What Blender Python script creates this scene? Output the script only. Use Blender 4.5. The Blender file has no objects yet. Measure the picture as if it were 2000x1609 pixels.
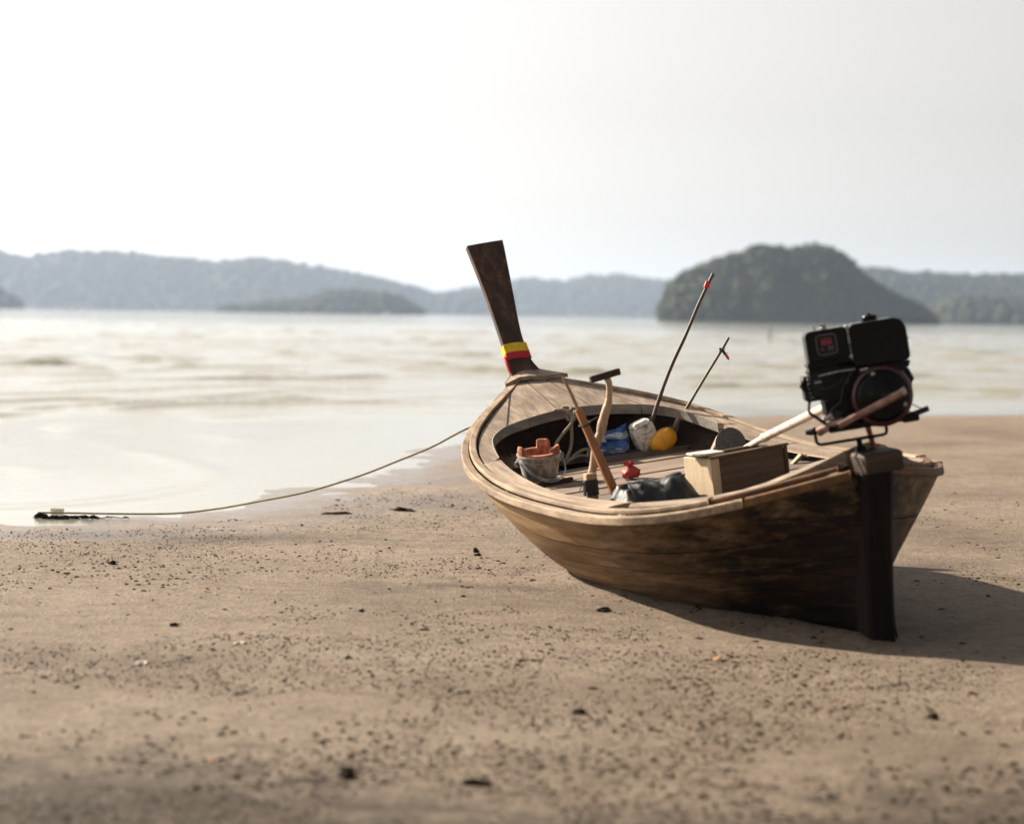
import bpy, math, random
import numpy as np
from mathutils import Matrix, Vector, noise as mnoise

random.seed(7)
rng = np.random.default_rng(11)
scene = bpy.context.scene
col = scene.collection

# ------------------------------------------------------------------ camera
CAM_H = 1.436
FPX = 4000.0
cd = bpy.data.cameras.new("camera")
cam = bpy.data.objects.new("camera", cd)
col.objects.link(cam)
scene.camera = cam
cd.sensor_fit = 'HORIZONTAL'
cd.sensor_width = 36.0
cd.lens = 36.0 * FPX / 2000.0
cd.clip_start = 0.1
cd.clip_end = 20000
pitch = math.atan((804.5 - 614) / FPX)
cam.matrix_world = (Matrix.Translation((0, 0, CAM_H)) @ Matrix.Rotation(math.radians(90) - pitch, 4, 'X')
                    @ Matrix.Rotation(math.radians(0.9), 4, 'Z'))
cd.dof.use_dof = True
cd.dof.focus_distance = 12.2
cd.dof.aperture_fstop = 1.55

# ------------------------------------------------------------------ sky, sun, exposure
SUN_AZ, SUN_EL = math.radians(-55), math.radians(30.5)
world = bpy.data.worlds.new("World")
scene.world = world
world.use_nodes = True
wn, wl = world.node_tree.nodes, world.node_tree.links
wn.clear()
sky = wn.new('ShaderNodeTexSky')
sky.sky_type = 'NISHITA'
sky.sun_disc = False
sky.sun_elevation = SUN_EL
sky.sun_rotation = SUN_AZ
sky.altitude = 0
sky.air_density = 1.0
sky.dust_density = 1.5
sky.ozone_density = 1.0
hsv = wn.new('ShaderNodeHueSaturation')
hsv.inputs['Saturation'].default_value = 0.13
bg = wn.new('ShaderNodeBackground')
bg.inputs['Strength'].default_value = 0.059
wo = wn.new('ShaderNodeOutputWorld')
wl.new(sky.outputs[0], hsv.inputs['Color'])
tint = wn.new('ShaderNodeMix'); tint.data_type = 'RGBA'; tint.blend_type = 'MULTIPLY'; tint.inputs[0].default_value = 1.0
tint.inputs[7].default_value = (1.07, 1.0, .93, 1)
wl.new(hsv.outputs[0], tint.inputs[6])
# hazy air scatters forward: the whole sky brightens smoothly towards the sun (Henyey-Greenstein, g = .18)
HG = .18
wtc = wn.new('ShaderNodeTexCoord')
wdot = wn.new('ShaderNodeVectorMath'); wdot.operation = 'DOT_PRODUCT'
wdot.inputs[1].default_value = (math.sin(SUN_AZ) * math.cos(SUN_EL), math.cos(SUN_AZ) * math.cos(SUN_EL), math.sin(SUN_EL))
wl.new(wtc.outputs['Generated'], wdot.inputs[0])
wm1 = wn.new('ShaderNodeMath'); wm1.operation = 'MULTIPLY_ADD'; wm1.inputs[1].default_value = -2 * HG; wm1.inputs[2].default_value = 1 + HG * HG
wl.new(wdot.outputs['Value'], wm1.inputs[0])
wm2 = wn.new('ShaderNodeMath'); wm2.operation = 'POWER'; wm2.inputs[1].default_value = -1.5; wl.new(wm1.outputs[0], wm2.inputs[0])
wm3 = wn.new('ShaderNodeMath'); wm3.operation = 'MULTIPLY'; wm3.inputs[1].default_value = (1 - HG * HG) / 1.3; wl.new(wm2.outputs[0], wm3.inputs[0])
wsc = wn.new('ShaderNodeVectorMath'); wsc.operation = 'SCALE'
wl.new(tint.outputs[2], wsc.inputs[0]); wl.new(wm3.outputs[0], wsc.inputs['Scale'])
wl.new(wsc.outputs[0], bg.inputs['Color'])
wl.new(bg.outputs[0], wo.inputs['Surface'])

sd_ = bpy.data.lights.new("sun", 'SUN')
sd_.energy = 5.0
sd_.angle = math.radians(0.6)
sd_.color = (1.0, 0.89, 0.74)
sun = bpy.data.objects.new("sun", sd_)
col.objects.link(sun)
to_sun = Vector((math.sin(SUN_AZ) * math.cos(SUN_EL), math.cos(SUN_AZ) * math.cos(SUN_EL), math.sin(SUN_EL)))
sun.rotation_euler = to_sun.to_track_quat('Z', 'Y').to_euler()
sun.location = to_sun * 50

scene.view_settings.view_transform = 'Standard'
scene.view_settings.look = 'None'
scene.view_settings.exposure = 1.42
scene.view_settings.gamma = 1.0
scene.cycles.use_denoising = True
scene.cycles.max_bounces = 6
scene.cycles.volume_bounces = 0
scene.cycles.caustics_reflective = False
scene.cycles.caustics_refractive = False

# ------------------------------------------------------------------ helpers
def tag(o, label=None, cat=None, group=None, kind=None):
    if label: o["label"] = label
    if cat: o["category"] = cat
    if group: o["group"] = group
    if kind: o["kind"] = kind
    return o

def mk(name, verts, faces, mat, parent=None, smooth=False, bevel=0.0, mw=None):
    me = bpy.data.meshes.new(name)
    me.from_pydata([tuple(map(float, v)) for v in verts], [], [tuple(map(int, f)) for f in faces])
    me.validate()
    if mat: me.materials.append(mat)
    if smooth:
        me.polygons.foreach_set('use_smooth', [True] * len(me.polygons))
        me.set_sharp_from_angle(angle=math.radians(48))
    me.update()
    o = bpy.data.objects.new(name, me)
    col.objects.link(o)
    if parent is not None: o.parent = parent
    if mw is not None: o.matrix_world = mw
    if bevel > 0:
        b = o.modifiers.new('bevel', 'BEVEL')
        b.width = bevel; b.segments = 2; b.limit_method = 'ANGLE'; b.angle_limit = math.radians(40)
    return o

def empty(name, mw, label=None, cat=None, group=None):
    o = bpy.data.objects.new(name, None)
    col.objects.link(o)
    o.empty_display_size = 0.1
    o.matrix_world = mw
    tag(o, label, cat, group)
    return o

class MB:
    """collects shapes into one mesh"""
    def __init__(s): s.v = []; s.f = []
    def add(s, v, f):
        n = len(s.v); s.v += [tuple(x) for x in v]; s.f += [tuple(i + n for i in q) for q in f]; return s
    def box(s, c, d, rot=None):
        x, y, z = [k / 2 for k in d]
        v = [Vector(p) for p in ((-x,-y,-z),(x,-y,-z),(x,y,-z),(-x,y,-z),(-x,-y,z),(x,-y,z),(x,y,z),(-x,y,z))]
        if rot is not None: v = [rot @ p for p in v]
        c = Vector(c)
        return s.add([p + c for p in v], [(3,2,1,0),(4,5,6,7),(0,1,5,4),(1,2,6,5),(2,3,7,6),(3,0,4,7)])
    def tube(s, pts, r, n=8, caps=True, sq=None):
        pts = [Vector(p) for p in pts]
        rr = r if hasattr(r, '__len__') else [r] * len(pts)
        base = len(s.v)
        up = None
        for i, p in enumerate(pts):
            t = (pts[min(i + 1, len(pts) - 1)] - pts[max(i - 1, 0)])
            t.normalize()
            if up is None:
                up = Vector((0, 0, 1)) if abs(t.z) < .9 else Vector((1, 0, 0))
            a = t.cross(up); a.normalize(); bq = a.cross(t); bq.normalize(); up = bq
            for k in range(n):
                an = 2 * math.pi * k / n
                s.v.append(tuple(p + (a * math.cos(an) + bq * math.sin(an)) * rr[i]))
        for i in range(len(pts) - 1):
            for k in range(n):
                k2 = (k + 1) % n
                s.f.append((base + i*n + k, base + i*n + k2, base + (i+1)*n + k2, base + (i+1)*n + k))
        if caps:
            s.f.append(tuple(base + k for k in range(n))[::-1])
            s.f.append(tuple(base + (len(pts)-1)*n + k for k in range(n)))
        return s
    def lathe(s, prof, n=24, c=(0,0,0), axis='z'):
        base = len(s.v)
        for r, z in prof:
            for k in range(n):
                an = 2*math.pi*k/n
                p = (r*math.cos(an), r*math.sin(an), z)
                if axis == 'y': p = (p[0], p[2], p[1])
                s.v.append((p[0]+c[0], p[1]+c[1], p[2]+c[2]))
        for i in range(len(prof)-1):
            for k in range(n):
                k2 = (k+1) % n
                q = (base+i*n+k, base+i*n+k2, base+(i+1)*n+k2, base+(i+1)*n+k)
                s.f.append(q if axis == 'z' else q[::-1])
        return s
    def prism(s, poly, z0, z1):
        n = len(poly); b = len(s.v)
        s.v += [(x, y, z0) for x, y in poly] + [(x, y, z1) for x, y in poly]
        s.f.append(tuple(b+i for i in range(n))[::-1]); s.f.append(tuple(b+n+i for i in range(n)))
        for i in range(n):
            j = (i+1) % n
            s.f.append((b+i, b+j, b+n+j, b+n+i))
        return s
    def build(s, name, mat, parent=None, smooth=False, bevel=0.0, mw=None):
        return mk(name, s.v, s.f, mat, parent, smooth, bevel, mw)

def spline(xk, yk):
    xk = np.array(xk, float); yk = np.array(yk, float)
    n = len(xk); A = np.zeros((n, n)); B = np.zeros(n); h = np.diff(xk)
    A[0,0] = A[-1,-1] = 1
    for i in range(1, n-1):
        A[i,i-1] = h[i-1]; A[i,i] = 2*(h[i-1]+h[i]); A[i,i+1] = h[i]
        B[i] = 6*((yk[i+1]-yk[i])/h[i]-(yk[i]-yk[i-1])/h[i-1])
    M = np.linalg.solve(A, B)
    def f(x):
        x = np.asarray(x, float)
        xc = np.clip(x, xk[0], xk[-1])
        i = np.clip(np.searchsorted(xk, xc)-1, 0, n-2); hh = h[i]; a = (xk[i+1]-xc)/hh; b = (xc-xk[i])/hh
        return a*yk[i]+b*yk[i+1]+((a**3-a)*M[i]+(b**3-b)*M[i+1])*hh**2/6
    return f

def catmull(pts, n=6):
    P = [Vector(p) for p in pts]; out = []
    for i in range(len(P)-1):
        p0 = P[max(i-1,0)]; p1 = P[i]; p2 = P[i+1]; p3 = P[min(i+2,len(P)-1)]
        for k in range(n):
            t = k/n
            out.append(0.5*((2*p1)+(p2-p0)*t+(2*p0-5*p1+4*p2-p3)*t*t+(3*p1-p0-3*p2+p3)*t**3))
    out.append(P[-1]); return out

# ------------------------------------------------------------------ materials
def new_mat(name):
    m = bpy.data.materials.new(name); m.use_nodes = True
    nt = m.node_tree
    return m, nt, nt.nodes, nt.links, nt.nodes['Principled BSDF']

def N(nodes, typ, **kw):
    n = nodes.new(typ)
    for k, v in kw.items():
        if k in n.inputs: n.inputs[k].default_value = v
        else: setattr(n, k, v)
    return n

def ramp(nodes, stops):
    r = nodes.new('ShaderNodeValToRGB')
    e = r.color_ramp.elements
    while len(e) < len(stops): e.new(0.5)
    for el, (p, c) in zip(e, stops):
        el.position = p; el.color = (*c, 1)
    return r

def mixc(nodes, links, a, b, fac, mode='MIX'):
    m = nodes.new('ShaderNodeMix'); m.data_type = 'RGBA'; m.blend_type = mode
    for sock, val in ((6, a), (7, b)):
        if hasattr(val, 'links') or hasattr(val, 'is_linked'): links.new(val, m.inputs[sock])
        else: m.inputs[sock].default_value = (*val, 1)
    if hasattr(fac, 'is_linked'): links.new(fac, m.inputs[0])
    else: m.inputs[0].default_value = fac
    return m.outputs[2]

def wood(name, dark, mid, light, axis=0, rough=0.75, grain=1.0, stain=None, stain_amt=0.5, bump=0.25, var=0.35, spec=0.3):
    m, nt, nd, ln, bs = new_mat(name)
    tc = nd.new('ShaderNodeTexCoord')
    mp = nd.new('ShaderNodeMapping')
    sc = [26*grain]*3; sc[axis] = 1.3*grain
    mp.inputs['Scale'].default_value = sc
    oi = nd.new('ShaderNodeObjectInfo')
    cx = nd.new('ShaderNodeVectorMath'); cx.operation = 'MULTIPLY_ADD'
    ln.new(oi.outputs['Random'], cx.inputs[0]); cx.inputs[1].default_value = (13, 7, 9); ln.new(tc.outputs['Object'], cx.inputs[2])
    ln.new(cx.outputs[0], mp.inputs['Vector'])
    n1 = N(nd, 'ShaderNodeTexNoise', Scale=1.0, Detail=8.0, Roughness=0.65)
    n1.inputs['Distortion'].default_value = 0.6
    ln.new(mp.outputs[0], n1.inputs['Vector'])
    r1 = ramp(nd, [(0.28, dark), (0.5, mid), (0.72, light)])
    ln.new(n1.outputs[0], r1.inputs[0])
    mp2 = nd.new('ShaderNodeMapping'); s2 = [5.5]*3; s2[axis] = 1.6
    mp2.inputs['Scale'].default_value = s2; ln.new(cx.outputs[0], mp2.inputs['Vector'])
    n2 = N(nd, 'ShaderNodeTexNoise', Scale=1.0, Detail=6.0, Roughness=0.7)
    ln.new(mp2.outputs[0], n2.inputs['Vector'])
    out = r1.outputs[0]
    if stain:
        rs = ramp(nd, [(0.44, (0,0,0)), (0.66, (stain_amt,)*3)])
        ln.new(n2.outputs[0], rs.inputs[0])
        out = mixc(nd, ln, out, stain, rs.outputs[0])
    # per piece tone
    mr = N(nd, 'ShaderNodeMapRange'); mr.inputs['To Min'].default_value = 1-var; mr.inputs['To Max'].default_value = 1+var*0.6
    ln.new(oi.outputs['Random'], mr.inputs[0])
    vm = nd.new('ShaderNodeVectorMath'); vm.operation = 'SCALE'
    ln.new(out, vm.inputs[0]); ln.new(mr.outputs[0], vm.inputs['Scale'])
    # small dark specks, nail marks and pits
    n3 = N(nd, 'ShaderNodeTexNoise', Scale=70.0, Detail=3.0, Roughness=0.5)
    ln.new(cx.outputs[0], n3.inputs['Vector'])
    r3 = ramp(nd, [(0.26, (0.35,)*3), (0.36, (1,1,1))])
    ln.new(n3.outputs[0], r3.inputs[0])
    fin = mixc(nd, ln, vm.outputs[0], r3.outputs[0], 1.0, 'MULTIPLY')
    ln.new(fin, bs.inputs['Base Color'])
    bs.inputs['Roughness'].default_value = rough
    bs.inputs['Specular IOR Level'].default_value = spec
    bp = N(nd, 'ShaderNodeBump', Strength=bump, Distance=0.004)
    ln.new(n1.outputs[0], bp.inputs['Height']); ln.new(bp.outputs[0], bs.inputs['Normal'])
    return m

def plain(name, c, rough=0.5, metal=0.0, var=0.15, nscale=30.0, bump=0.0, spec=0.5, c2=None, thresh=(0.4, 0.65), coat=0.0, sss=0.0):
    m, nt, nd, ln, bs = new_mat(name)
    tc = nd.new('ShaderNodeTexCoord')
    n1 = N(nd, 'ShaderNodeTexNoise', Scale=nscale, Detail=5.0, Roughness=0.65)
    ln.new(tc.outputs['Object'], n1.inputs['Vector'])
    if c2 is None: c2 = tuple(x*(1-var*2) for x in c)
    r = ramp(nd, [(thresh[0], c2), (thresh[1], c)])
    ln.new(n1.outputs[0], r.inputs[0]); ln.new(r.outputs[0], bs.inputs['Base Color'])
    bs.inputs['Roughness'].default_value = rough; bs.inputs['Metallic'].default_value = metal
    bs.inputs['Specular IOR Level'].default_value = spec
    bs.inputs['Coat Weight'].default_value = coat
    if bump:
        bp = N(nd, 'ShaderNodeBump', Strength=bump, Distance=0.005)
        ln.new(n1.outputs[0], bp.inputs['Height']); ln.new(bp.outputs[0], bs.inputs['Normal'])
    return m

M = {}
M['deck']   = wood('deck_wood', (.12,.084,.060), (.275,.208,.152), (.41,.32,.242), 0, .74, 1.0, (.13,.094,.069), .9, .35, .16)
M['rail']   = wood('rail_wood', (.115,.075,.045), (.27,.195,.128), (.42,.325,.23), 0, .7, 1.0, (.125,.082,.049), .9, .35, .12)
M['rail_shade']  = wood('shaded_rail_wood', (.050,.020,.006), (.12,.054,.016), (.19,.095,.033), 0, .65, 1.0, (.045,.025,.012), .6, .3, .15)  # shaded copy of the rail wood: stern shade put into the colour
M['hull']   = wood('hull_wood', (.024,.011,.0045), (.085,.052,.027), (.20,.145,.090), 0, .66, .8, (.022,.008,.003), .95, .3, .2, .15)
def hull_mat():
    m = wood('hull_planks', (.115,.066,.029), (.30,.195,.103), (.46,.335,.205), 0, .62, .8, (.185,.090,.028), .8, .3, .18, .15)  # pale set: grazing sun on the forward hull painted into the planks
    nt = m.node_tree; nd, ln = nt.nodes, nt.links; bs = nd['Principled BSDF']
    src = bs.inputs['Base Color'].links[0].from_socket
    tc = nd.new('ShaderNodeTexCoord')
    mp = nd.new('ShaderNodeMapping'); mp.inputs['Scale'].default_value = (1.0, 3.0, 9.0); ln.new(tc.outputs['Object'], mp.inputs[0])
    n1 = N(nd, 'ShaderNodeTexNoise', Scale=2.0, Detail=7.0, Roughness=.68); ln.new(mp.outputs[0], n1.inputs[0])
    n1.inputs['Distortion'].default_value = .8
    ro = ramp(nd, [(.36, (.0022,.0008,.0004)), (.52, (.0075,.0028,.0010)), (.68, (.032,.013,.0042)), (.80, (.075,.034,.011))]); ln.new(n1.outputs[0], ro.inputs[0])  # near-black set: shade on the aft hull painted into the planks
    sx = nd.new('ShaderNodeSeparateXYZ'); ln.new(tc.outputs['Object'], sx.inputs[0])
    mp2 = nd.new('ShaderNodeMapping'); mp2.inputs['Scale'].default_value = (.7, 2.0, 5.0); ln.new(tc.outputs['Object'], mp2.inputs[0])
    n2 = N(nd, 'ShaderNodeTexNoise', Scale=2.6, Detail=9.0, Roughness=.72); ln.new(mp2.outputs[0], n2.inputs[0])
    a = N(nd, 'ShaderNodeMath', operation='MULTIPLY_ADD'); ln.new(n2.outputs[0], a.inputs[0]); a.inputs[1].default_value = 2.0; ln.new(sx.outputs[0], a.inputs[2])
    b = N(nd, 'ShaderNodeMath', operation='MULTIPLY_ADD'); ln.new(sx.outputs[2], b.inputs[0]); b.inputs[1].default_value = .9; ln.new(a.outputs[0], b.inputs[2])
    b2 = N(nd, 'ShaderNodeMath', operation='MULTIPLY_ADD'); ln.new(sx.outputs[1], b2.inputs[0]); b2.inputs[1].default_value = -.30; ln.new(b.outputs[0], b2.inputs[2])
    mr = N(nd, 'ShaderNodeMapRange'); mr.inputs['From Min'].default_value = 1.62; mr.inputs['From Max'].default_value = 2.75; ln.new(b2.outputs[0], mr.inputs[0])  # mask along the boat from painted shade aft to painted sun forward
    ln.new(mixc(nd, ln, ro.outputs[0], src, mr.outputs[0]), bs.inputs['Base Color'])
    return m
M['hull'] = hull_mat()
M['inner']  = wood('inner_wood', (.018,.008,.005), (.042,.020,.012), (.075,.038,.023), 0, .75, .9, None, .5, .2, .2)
M['floor']  = wood('floor_wood', (.09,.062,.045), (.18,.132,.098), (.28,.21,.155), 1, .8, 1.0, (.075,.055,.043), .7, .25, .35)
M['prow']   = wood('prow_wood', (.020,.0095,.006), (.060,.029,.017), (.14,.072,.043), 2, .62, .8, (.020,.015,.013), .7, .2, .1)
M['post']   = wood('post_wood', (.003,.0011,.0006), (.0085,.0034,.0018), (.020,.009,.0048), 2, .7, .8, (.004,.0017,.001), .6, .2, .2, .12)
M['ribw']   = wood('rib_wood', (.20,.15,.10), (.34,.26,.18), (.42,.33,.235), 2, .75, 1.0, (.15,.11,.075), .6, .2, .25)
M['stick']  = wood('stick_wood', (.20,.13,.075), (.36,.26,.165), (.46,.355,.24), 2, .65, 1.6, (.17,.10,.055), .6, .25, .05)
M['brown']  = wood('brown_stick', (.16,.062,.020), (.27,.105,.032), (.34,.145,.05), 2, .42, 1.4, (.13,.05,.018), .4, .15, .05, .5)
M['boxlit']  = wood('sunlit_box_wood', (.36,.27,.17), (.52,.41,.28), (.62,.50,.36), 2, .7, 1.0, (.40,.30,.19), .5, .2, .05)  # lit copy of the box wood: sunlight put into the colour
M['boxw']   = wood('box_wood', (.045,.026,.016), (.10,.063,.040), (.19,.128,.084), 1, .7, 1.0, (.14,.09,.055), .6, .2, .15)
M['darkw']  = wood('dark_batten', (.02,.012,.008), (.045,.026,.018), (.07,.042,.03), 1, .7, 1.0)
M['bamboo'] = wood('cane_pole', (.045,.029,.020), (.095,.064,.044), (.15,.105,.074), 2, .55, 2.0, (.06,.04,.03), .5, .2, .05)
M['head']   = wood('head_wood', (.020,.011,.007), (.050,.031,.020), (.10,.066,.045), 1, .7, 1.0, (.022,.013,.009), .6, .3, .1)
M['grey']   = wood('grey_edge', (.13,.115,.10), (.21,.19,.165), (.29,.26,.225), 1, .75, 1.0, (.10,.09,.08), .5, .2, .1)
M['yellow'] = plain('yellow_cloth', (.78,.52,.012), .7, 0, .12, 60, .3)
M['red']    = plain('red_cloth', (.50,.012,.028), .7, 0, .15, 60, .3)
M['clay']   = plain('terracotta', (.50,.20,.105), .85, 0, .2, 25, .4, .2, c2=(.20,.075,.045))
M['tin']    = plain('galvanised_tin', (.58,.54,.49), .5, .2, .25, 12, .12, c2=(.20,.16,.12))
M['wire']   = plain('wire', (.55,.57,.58), .35, .9, .1)
M['rope']   = plain('rope_fibre', (.36,.30,.22), .9, 0, .3, 120, .6, .2)
M['green_rope'] = plain('green_rope', (.34,.28,.15), .85, 0, .35, 90, .5, .2, c2=(.15,.12,.06))
M['foam']   = plain('foam_white', (.68,.64,.57), .8, 0, .1, 16, 1.0, .2, c2=(.26,.21,.16), thresh=(.36,.50))
M['orange'] = plain('yellow_float', (.78,.36,.012), .38, 0, .10, 12, .05, .5, c2=(.55,.22,.008), thresh=(.3,.5))
M['redpl']  = plain('red_plastic', (.62,.018,.014), .35, 0, .1)
M['black']  = plain('black_plastic', (.003,.003,.0033), .28, 0, .1, 40, .05, .13)
M['blackm'] = plain('black_metal', (.003,.0027,.0027), .42, .0, .2, 40, .1, .12)
M['rubber'] = plain('black_rubber', (.008,.0075,.0075), .7, 0, .2, 60, .3)
M['engred'] = plain('engine_red', (.040,.0014,.003), .4, 0, .15, 30)
M['alu']    = plain('cast_alloy', (.42,.41,.40), .4, .8, .25, 40, .15)
M['grime']  = plain('engine_grime', (.022,.018,.015), .6, .4, .3, 50, .3)
M['tube']   = plain('white_pipe', (.62,.55,.48), .45, 0, .12, 14, .1, c2=(.42,.34,.28))
M['tiller'] = plain('worn_pipe', (.34,.21,.16), .35, .4, .2, 18, .1, c2=(.16,.09,.07))
M['rod']    = plain('orange_rod', (.42,.085,.028), .5, 0, .2)
M['decal']  = plain('decal_black', (.004,.004,.0045), .4, spec=.2)
M['decalg'] = plain('decal_grey', (.07,.07,.073), .5)
M['decalr'] = plain('decal_red', (.22,.018,.024), .5)
M['cloth']  = plain('dark_cloth', (.013,.013,.014), .55, 0, .25, 40, .5, .45, c2=(.005,.0055,.006))
M['pale']   = plain('pale_paper', (.70,.62,.53), .8, 0, .1, 20, .2)
M['mesh']   = plain('red_mesh', (.62,.05,.028), .55, 0, .35, 120, .6, c2=(.20,.018,.014))
M['disc']   = plain('grey_disc', (.12,.115,.11), .8, 0, .2, 60, .4, .2)
M['green_string'] = plain('green_string', (.02,.30,.11), .6)
M['string'] = plain('black_string', (.016,.015,.014), .8)
M['weed']   = plain('seaweed', (.040,.027,.017), .95, 0, .3, 60, .8, .06, c2=(.013,.009,.006))
M['leaf']   = plain('fallen_leaf', (.42,.17,.055), .6, 0, .25, 80, .2)
M['shell']  = plain('shell', (.56,.44,.36), .4, 0, .2, 60, .2)
M['white']  = plain('boat_white', (.75,.75,.73), .4, 0, .05)
M['glass']  = plain('dark_window', (.03,.035,.04), .15, 0, .05)
M['plastic'] = plain('pale_plastic', (.86,.84,.76), .4, 0, .05)

# blue and white striped woven plastic
m, nt, nd, ln, bs = new_mat('striped_tarp')
tc = nd.new('ShaderNodeTexCoord'); mp = nd.new('ShaderNodeMapping')
mp.inputs['Rotation'].default_value = (0, math.radians(14), 0)
ln.new(tc.outputs['Object'], mp.inputs[0])
sx = nd.new('ShaderNodeSeparateXYZ'); ln.new(mp.outputs[0], sx.inputs[0])
ma = nd.new('ShaderNodeMath'); ma.operation = 'MULTIPLY'; ma.inputs[1].default_value = 13.5; ln.new(sx.outputs[2], ma.inputs[0])
fr = nd.new('ShaderNodeMath'); fr.operation = 'FRACT'; ln.new(ma.outputs[0], fr.inputs[0])
gt = nd.new('ShaderNodeMath'); gt.operation = 'GREATER_THAN'; gt.inputs[1].default_value = .6; ln.new(fr.outputs[0], gt.inputs[0])
nz = N(nd, 'ShaderNodeTexNoise', Scale=25.0, Detail=4.0); ln.new(tc.outputs['Object'], nz.inputs[0])
cb = ramp(nd, [(.35, (.008,.045,.16)), (.65, (.014,.085,.28))]); ln.new(nz.outputs[0], cb.inputs[0])
cw = ramp(nd, [(.35, (.26,.30,.37)), (.65, (.48,.53,.60))]); ln.new(nz.outputs[0], cw.inputs[0])
ln.new(mixc(nd, ln, cb.outputs[0], cw.outputs[0], gt.outputs[0]), bs.inputs['Base Color'])
bs.inputs['Roughness'].default_value = .38
M['tarp'] = m

# sand
SHORE = [(-3000,-900),(-300,-60),(-60,0.5),(-25,8.5),(-12,11.6),(-6,13.25),(-3.44,14.05),(-2.5,14.55),(-1.94,15.6),(-1.4,18.2),(-.83,22.2),(-.45,25.0),
         (1.0,28.2),(3.34,31.0),(5.6,32.1),(8.2,32.8),(20,34.5),(60,40),(300,55),(3000,300)]
SHP = np.array(SHORE, float)
def shore_dist(X, Y):
    """signed distance to the waterline, positive on the dry side"""
    best = np.full(X.shape, 1e9); sg = np.ones(X.shape)
    for a, b in zip(SHP[:-1], SHP[1:]):
        d = b-a; L2 = d@d
        t = np.clip(((X-a[0])*d[0]+(Y-a[1])*d[1])/L2, 0, 1)
        ex = X-(a[0]+t*d[0]); ey = Y-(a[1]+t*d[1]); q = ex*ex+ey*ey
        s = np.where(d[0]*ey-d[1]*ex > 0, -1.0, 1.0)
        k = q < best
        best = np.where(k, q, best); sg = np.where(k, s, sg)
    return np.sqrt(best)*sg

def vnoise(X, Y, f, seed=0):
    """smooth value noise on arrays"""
    x = X*f+seed*17.31; y = Y*f+seed*5.77
    xi = np.floor(x).astype(np.int64); yi = np.floor(y).astype(np.int64); u = x-xi; v = y-yi
    u = u*u*(3-2*u); v = v*v*(3-2*v)
    def h(i, j):
        n = (i*374761393+j*668265263+seed*144665) & 0x7fffffff
        n = ((n ^ (n >> 13))*1274126177) & 0x7fffffff
        return ((n ^ (n >> 16)) & 0xffff)/65535.0
    return (h(xi,yi)*(1-u)+h(xi+1,yi)*u)*(1-v)+(h(xi,yi+1)*(1-u)+h(xi+1,yi+1)*u)*v

CONTACT = np.array([(.36,11.3),(.454,10.929),(.625,10.566),(.80,10.413),(1.021,10.002),(1.234,9.687),(1.433,9.392),(1.603,9.141)])
WATER_Z = -0.035
def sand_h(X, Y):
    X = np.asarray(X, float); Y = np.asarray(Y, float)
    sd = shore_dist(X, Y)
    s = np.clip(sd/2.6, -400, 1)
    base = np.where(sd < 2.6, WATER_Z*(1-s), 0.0)
    base = np.where(sd < 0, WATER_Z+sd*0.02, base)
    base = np.maximum(base, -3.0)
    berm = np.full(X.shape, 9.0)
    for a, b in zip(CONTACT[:-1], CONTACT[1:]):
        d = b-a; t = np.clip(((X-a[0])*d[0]+(Y-a[1])*d[1])/(d@d), 0, 1)
        berm = np.minimum(berm, np.hypot(X-(a[0]+t*d[0]), Y-(a[1]+t*d[1])))
    base = base + (.016+.022*vnoise(X, Y, 4.0, 61))*np.exp(-(berm/.10)**2) - .012*np.exp(-((berm-.30)/.14)**2)
    near = np.clip((2.6+1.5-np.abs(sd))/3, .25, 1)
    amp = np.where(sd < -1, .4, 1.0)*near
    return base + amp*(.012*(vnoise(X, Y, .8, 3)-.5)+.009*(vnoise(X, Y, 2.3, 4)-.5)+.004*(vnoise(X, Y, 7, 5)-.5))

m, nt, nd, ln, bs = new_mat('beach_sand')
tc = nd.new('ShaderNodeTexCoord')
geo = nd.new('ShaderNodeNewGeometry')
at = nd.new('ShaderNodeAttribute'); at.attribute_name = 'shore'
nA = N(nd, 'ShaderNodeTexNoise', Scale=.55, Detail=5.0, Roughness=.6); ln.new(tc.outputs['Object'], nA.inputs[0])
nB = N(nd, 'ShaderNodeTexNoise', Scale=5.0, Detail=6.0, Roughness=.65); ln.new(tc.outputs['Object'], nB.inputs[0])
nC = N(nd, 'ShaderNodeTexNoise', Scale=120.0, Detail=6.0, Roughness=.7); ln.new(tc.outputs['Object'], nC.inputs[0])
cA = ramp(nd, [(.30, (.165,.121,.085)), (.48, (.258,.198,.143)), (.72, (.31,.245,.184))]); ln.new(nA.outputs[0], cA.inputs[0])
cB = ramp(nd, [(.28, (.52,.47,.43)), (.52, (1,1,1))]); ln.new(nB.outputs[0], cB.inputs[0])
cC = ramp(nd, [(.30, (.55,.52,.50)), (.48, (1,1,1)), (.75, (1.08,1.08,1.08))]); ln.new(nC.outputs[0], cC.inputs[0])
c1 = mixc(nd, ln, cA.outputs[0], cB.outputs[0], .6, 'MULTIPLY')
c2 = mixc(nd, ln, c1, cC.outputs[0], .8, 'MULTIPLY')
for sc_n, lo_, hi_ in ((33.0, .66, 1.10), (11.0, .74, 1.08)):
    nX = N(nd, 'ShaderNodeTexNoise', Scale=sc_n, Detail=5.0, Roughness=.7); ln.new(tc.outputs['Object'], nX.inputs[0])
    rX = ramp(nd, [(.34, (lo_,lo_*.98,lo_*.96)), (.52, (1,1,1)), (.72, (hi_,hi_,hi_))]); ln.new(nX.outputs[0], rX.inputs[0])
    c2 = mixc(nd, ln, c2, rX.outputs[0], 1.0, 'MULTIPLY')
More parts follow.
